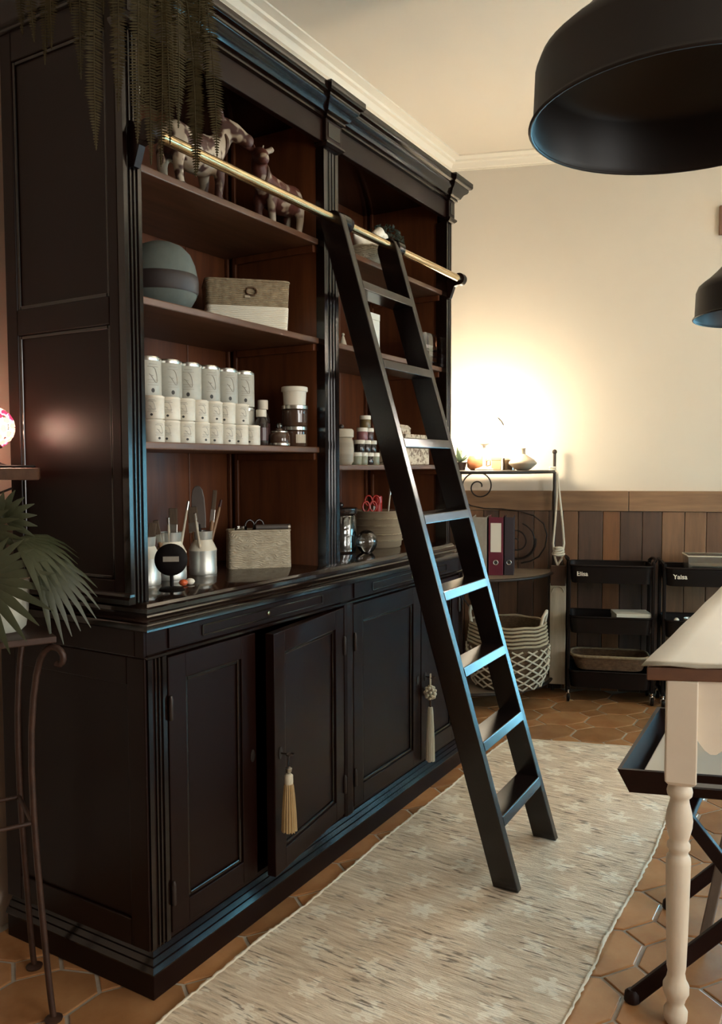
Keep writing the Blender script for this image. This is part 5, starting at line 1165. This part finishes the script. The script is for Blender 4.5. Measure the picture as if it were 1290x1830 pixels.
# ================================================================== TASSELS ON THE KEYS
def tassel(loc, mt, cap, L, r, label, knot=False):
    o = free('tassel', loc, 0, label, 'tassel')
    top = 0.0
    n = 22
    if knot:
        B().tube([(0, 0.003, 0.004), (0, 0.003, -0.045), (0, 0, -0.056), (0, -0.003, -0.045), (0, -0.003, 0.004)], 0.0022, 6).build('loop', mt, o, smooth=60)
        b = B()
        for k in range(26):
            a = k*2.4; e = math.asin(-1+2*(k+0.5)/26); b.sphere((0.020*math.cos(a)*math.cos(e), 0.020*math.sin(a)*math.cos(e), -0.072-0.024*math.sin(e)), 0.0075, 8, 6)
        b.build('flower_knot', mt, o, smooth=60)
        b = B().tube([(0, 0, -0.09), (0, 0.002, -0.135)], 0.004, 8).build('neck', 'leather', o, smooth=60)
        z0 = -0.130
    else:
        B().tube([(0.003*math.cos(t), 0, -0.012+0.016*math.sin(t)) for t in (2*PI*k/14 for k in range(14))], 0.0016, 6, True).build('loop', 'iron', o, smooth=60)
        B().lathe([(0.002, 0), (0.010, -0.006), (0.008, -0.016), (0.004, -0.020)][::-1], 14, (0, 0, -0.026)).build('bead', 'steel', o, smooth=50)
        B().lathe([(0.0115, -0.030), (0.0125, -0.024), (0.012, -0.004), (0.008, 0.0)], 18, (0, 0, -0.048)).build('cap', cap, o, smooth=50)
        z0 = -0.072
    b = B(); N_ = 34; rings = []
    for f, rr_ in ((0, 0.50), (0.08, 0.62), (0.3, 0.76), (0.65, 0.92), (1.0, 1.0)):
        rings.append([(r*rr_*(1+(0.10 if k % 2 else -0.04))*math.cos(2*PI*k/N_), r*rr_*(1+(0.10 if k % 2 else -0.04))*math.sin(2*PI*k/N_), z0-(L)*f + (random.uniform(-0.003, 0.003) if f == 1.0 else 0)) for k in range(N_)])
    b.loft(rings).build('skirt', mt, o, smooth=25)
tassel((-1.333, 1.832, 0.478), 'gold', 'ivory', 0.140, 0.021, 'gold tassel with a pale cap hanging from the ajar door key')
tassel((-1.392, 2.866, 0.474), 'ivory', 'ivory', 0.245-0.13+0.10, 0.017, 'ivory tassel with a knotted flower hanging from the far door key', True)

# ================================================================== LEFT EDGE: WALL SHELF, FLOWER LAMP, PLANT STAND, PALM, FERN
ws = thing('wall_shelf', (-1.81, 1.295, 1.269), 'short brown wooden wall shelf at the left edge', 'shelf')
B().prism([(-0.22, -0.075), (0.225, -0.075), (0.035, 0.078), (-0.22, 0.078)], 'z', 0, 0.028).build('shelf_board', 'shelf_edge', ws, bevel=0.002)
B().box(-0.22, -0.200, -0.02, 0.02, -0.12, 0).build('bracket', 'iron', ws, bevel=0.002)
lamp = thing('flower_lamp', (-1.862, 1.300, 1.2975), 'glowing pink flower-petal globe lamp on the wall shelf', 'lamp')
B().lathe([(0.034, 0), (0.035, 0.006), (0.020, 0.012), (0.007, 0.020), (0.007, 0.046), (0.022, 0.050), (0.022, 0.056)], 22).build('lamp_base', 'iron', lamp, smooth=45)
B().sphere((0, 0, 0.102), 0.036, 20, 12).build('bulb', 'flowercore', lamp, smooth=60)
for k in range(64):
    zc = 1-2*(k+0.5)/64; a = k*2.39996; rh = math.sqrt(1-zc*zc)
    n = Vector((rh*math.cos(a), rh*math.sin(a), zc)); c = Vector((0, 0, 0.102)) + n*0.050
    if c.z < 0.056: continue
    u = n.orthogonal().normalized(); v = n.cross(u); tw = random.uniform(0, 6)
    u, v = u*math.cos(tw)+v*math.sin(tw), v*math.cos(tw)-u*math.sin(tw); s_ = 0.0105
    pts0 = [c + (u*math.cos(2*PI*i/8)*s_ + v*math.sin(2*PI*i/8)*s_*0.8) + n*0.0035*(1 if i % 2 else 0) for i in range(8)]
    pts1 = [p - n*0.003 for p in pts0]
    B().loft([pts1, pts0]).build('petal', 'flowerpink' if (k % 5 in (1, 3) and k % 3) else 'flowerlamp', lamp, smooth=60)
cab_ = free('lamp_cable', (-1.84, 1.31, 1.2975), 0, 'black lamp cable trailing over the wall shelf edge', 'cable')
B().tube([(-0.14, -0.05, 0.012), (-0.04, -0.055, 0.010), (0.0, -0.03, 0.004), (0.05, 0.0, 0.0035), (0.08, 0.03, 0.003), (0.06, 0.050, 0.003)], 0.0032, 7).build('cable', 'cable', cab_, smooth=60)
B().tube([(-0.15, 0.0, -0.10), (-0.11, 0.055, -0.072), (-0.06, 0.068, -0.055)], 0.0032, 7).build('cable', 'cable', cab_, smooth=60)
# plant stand
SA_ = Vector((-1.538, 1.222, 0)); su1 = Vector((-0.890, 0.456, 0)); su2 = Vector((-0.456, -0.890, 0)); SS = 0.285
def sp(a, c, z): return SA_ + su1*a*SS + su2*c*SS + Vector((0, 0, z))
ps = thing('plant_stand', sp(0.5, 0.5, 0), 'tall rusty iron plant stand with scrolled corners at the left edge', 'stand')
B().quadbox([sp(a, c, z) for z in (0.898, 0.914) for a, c in ((0, 0), (1, 0), (1, 1), (0, 1))]).build('stand_top', 'rustiron', ps, world=True, bevel=0.003)
for a, c in ((0, 0), (1, 0), (1, 1), (0, 1)):
    out = ((su1*(a-0.5) + su2*(c-0.5))).normalized()
    p = sp(a, c, 0) - out*0.045
    pts = [p+out*(0.012)+Vector((0, 0, 0.006)), p+out*0.004+Vector((0, 0, 0.06)), p-out*0.012+Vector((0, 0, 0.26)), p-out*0.030+Vector((0, 0, 0.50)), p-out*0.030+Vector((0, 0, 0.70)), p-out*0.010+Vector((0, 0, 0.84)), p+out*0.010+Vector((0, 0, 0.880)), p+out*0.036+Vector((0, 0, 0.893)), p+out*0.058+Vector((0, 0, 0.882)), p+out*0.064+Vector((0, 0, 0.860)), p+out*0.052+Vector((0, 0, 0.845)), p+out*0.042+Vector((0, 0, 0.852))]
    # smooth the polyline
    sm_ = []
    for i in range(len(pts)-1): sm_ += [pts[i]*(1-f)+pts[i+1]*f for f in (0, 0.5)]
    sm_.append(pts[-1])
    for _ in range(2): sm_ = [sm_[0]] + [(sm_[i-1]+sm_[i]*2+sm_[i+1])/4 for i in range(1, len(sm_)-1)] + [sm_[-1]]
    B().tube(sm_, 0.0075, 8).build('leg', 'rustiron', ps, world=True, smooth=60)
    B().lathe([(0.020, 0), (0.021, 0.004), (0.008, 0.010)], 14, tuple(p+out*0.012)).build('foot_pad', 'rustiron', ps, world=True, smooth=45)
b = B(); cs = []
for a, c in ((0, 0), (1, 0), (1, 1), (0, 1)):
    out = ((su1*(a-0.5) + su2*(c-0.5))).normalized(); cs.append(sp(a, c, 0) - out*0.075 + Vector((0, 0, 0.47)))
for i in range(4): b.tube([cs[i], cs[(i+1) % 4]], 0.0055, 8)
b.build('stretcher', 'rustiron', ps, world=True, smooth=60)
# fan palm
palm = thing('fan_palm', (-1.705, 1.198, 0.9145), 'fan palm in a textured white pot on the iron plant stand', 'plant')
B().lathe([(0.046, 0), (0.056, 0.010), (0.062, 0.045), (0.066, 0.115), (0.067, 0.122), (0.061, 0.122), (0.058, 0.100)], 30).build('pot', 'potwhite', palm, smooth=45)
B().lathe([(0.060, 0.098), (0.03, 0.106), (0.005, 0.108)], 20).build('soil', 'soil', palm, smooth=60)
rightv = Vector((math.cos(YAW), -math.sin(YAW), 0)); depthv = Vector((fwd.x, fwd.y, 0)).normalized(); upv = Vector((0, 0, 1))
def fan(hub, axis, normal, L, spread, n, droop=0.25, wid=0.010):
    hub = Vector(hub); axis = Vector(axis).normalized(); normal = Vector(normal); normal = (normal-axis*normal.dot(axis)).normalized(); sd = normal.cross(axis)
    stem = bez(Vector((0, 0, 0.10)), Vector((hub.x*0.35, hub.y*0.35, max(hub.z, 0.16)+0.03)), hub, 10)
    st = B().tube(stem, 0.0028, 6)
    leaf = st.build('palm_leaf', 'palm', palm, smooth=60)
    for i in range(n):
        a = -spread/2 + spread*i/(n-1); d = axis*math.cos(a) + sd*math.sin(a); Li = L*(0.72+0.28*math.cos(a*0.8))*random.uniform(0.94, 1.05)
        w0 = d.cross(normal).normalized(); rows = []
        for f, w in ((0.0, 0.0015), (0.25, wid*0.75), (0.55, wid), (0.8, wid*0.6), (1.0, 0.0008)):
            p = hub + d*Li*f + Vector((0, 0, -1))*droop*Li*f*f + normal*0.012*math.sin(f*PI)
            rows.append((p - w0*w - normal*0.0015*0, p + normal*0.0035*(1-f), p + w0*w))
        b = B(); V = [[b.bm.verts.new(q_) for q_ in r] for r in rows]
        for r1, r2 in zip(V, V[1:]):
            for k in range(2): b.bm.faces.new((r1[k], r1[k+1], r2[k+1], r2[k]))
        b.build('leaflet', 'palm', leaf, smooth=60)
def pv(r, u, d=0.0): return rightv*r + upv*u - depthv*d          # towards the viewer is +d
fan(pv(0.002, 0.130, 0.085), pv(0.80, -0.45, 0.2), pv(0.1, 0.35, 1), 0.165, 3.6, 15, 0.12, 0.011)
fan(pv(0.020, 0.262, 0.010), pv(0.55, 0.75, 0.0), pv(0.0, 0.1, 1), 0.085, 2.6, 9, 0.15, 0.009)
fan(pv(0.045, 0.215, 0.025), pv(1.0, -0.15, 0.05), pv(0.0, 0.9, 0.5), 0.150, 1.4, 9, 0.45, 0.009)
fan(pv(0.075, 0.170, -0.01), pv(0.75, -0.45, 0.0), pv(0.35, 0.5, 0.8), 0.150, 1.3, 9, 0.55, 0.009)
fan(pv(-0.02, 0.245, 0.03), pv(0.15, 0.9, 0.3), pv(0.0, -0.4, 1), 0.11, 3.4, 13, 0.3, 0.009)
fan(pv(-0.06, 0.20, 0.03), pv(-0.9, 0.2, 0.3), pv(0.0, 0.6, 0.8), 0.16, 2.6, 13, 0.3, 0.010)
# hanging fern on the cabinet top
FP = Vector((-1.575, 1.490, ZT+0.0025))
fern = thing('hanging_fern', FP, 'big trailing fern in a pot on top of the bookcase corner', 'plant')
B().lathe([(0.060, 0), (0.085, 0.130), (0.090, 0.132), (0.090, 0.150), (0.080, 0.150), (0.076, 0.12)], 24).build('pot', 'terrapot', fern, smooth=45)
B().lathe([(0.078, 0.125), (0.03, 0.135), (0.005, 0.137)], 18).build('soil', 'soil', fern, smooth=60)
def frond(tip, wmax=0.022, lift=0.10, n=105):
    tip = Vector(tip) - FP
    p0 = Vector((tip.x*0.10, tip.y*0.10, 0.14)); hor = Vector((tip.x, tip.y, 0))
    p1 = hor*0.75 + Vector((0, 0, 0.22+lift)); p2 = hor*1.03 + Vector((0, 0, 0.10)); p3 = tip
    sway = Vector((random.uniform(-1, 1), random.uniform(-1, 1), 0))*0.018; ph = random.uniform(0, 6)
    raw = [p0*(1-t)**3 + p1*3*t*(1-t)**2 + p2*3*t*t*(1-t) + p3*t**3 + sway*math.sin(5*t+ph)*t for t in (i/300 for i in range(301))]
    acc = [0.0]
    for a_, b_ in zip(raw, raw[1:]): acc.append(acc[-1] + (b_-a_).length)
    n = max(40, int(acc[-1]/0.0062)); pts = []; j = 0
    for i in range(n+1):
        d_ = acc[-1]*i/n
        while j < 299 and acc[j+1] < d_: j += 1
        f = (d_-acc[j])/max(1e-9, acc[j+1]-acc[j]); pts.append(raw[j].lerp(raw[j+1], min(1, max(0, f))))
    b = B().tube(pts[::4]+[pts[-1]], 0.0014, 5)
    face = Vector((0.62+random.uniform(-0.6, 0.6), -0.78+random.uniform(-0.6, 0.6), 0.1))
    for i in range(5, n):
        t = i/n; d = (pts[min(i+1, n)]-pts[i-1]).normalized(); sd = d.cross(face)
        if sd.length < 0.1: continue
        sd.normalize(); w = wmax*min(1.0, 0.4+t*2.5)*min(1.0, (1-t)*acc[-1]/0.13+0.10)*random.uniform(0.85, 1.1)
        for sg in (-1, 1):
            c = pts[i]; e = c + sd*sg*w + d*w*0.25 + face*random.uniform(-0.1, 0.2)*w; hw_ = 0.0023
            mid = c + (e-c)*0.55
            b.poly([c - d*hw_*0.8, mid - d*hw_, e, mid + d*hw_, c + d*hw_*0.8])
    return b.build('frond', 'fern', fern)
tips = [(-1.676, 1.300, 2.298), (-1.642, 1.300, 2.239), (-1.607, 1.302, 2.268), (-1.720, 1.310, 2.33), (-1.439, 1.300, 2.003), (-1.393, 1.300, 2.076), (-1.50, 1.295, 2.17), (-1.47, 1.29, 2.24),
        (-1.372, 1.380, 1.987), (-1.366, 1.405, 1.985), (-1.372, 1.498, 1.992), (-1.378, 1.595, 2.072), (-1.36, 1.42, 2.045), (-1.36, 1.325, 2.010), (-1.385, 1.545, 2.02), (-1.365, 1.465, 2.09), (-1.37, 1.35, 2.12),
        (-1.38, 1.56, 2.16), (-1.375, 1.44, 2.18), (-1.37, 1.39, 2.24), (-1.40, 1.62, 2.25), (-1.385, 1.50, 2.28), (-1.41, 1.31, 2.24), (-1.45, 1.30, 2.30), (-1.55, 1.30, 2.33), (-1.36, 1.36, 2.32), (-1.38, 1.47, 2.36), (-1.40, 1.58, 2.38),
        (-1.62, 1.32, 2.36), (-1.50, 1.28, 2.38), (-1.43, 1.33, 2.40), (-1.80, 1.50, 2.56), (-1.70, 1.72, 2.58), (-1.45, 1.70, 2.44), (-1.66, 1.36, 2.48), (-1.39, 1.42, 2.46)]
for t in tips: frond(t, random.uniform(0.017, 0.024), random.uniform(0.02, 0.14))
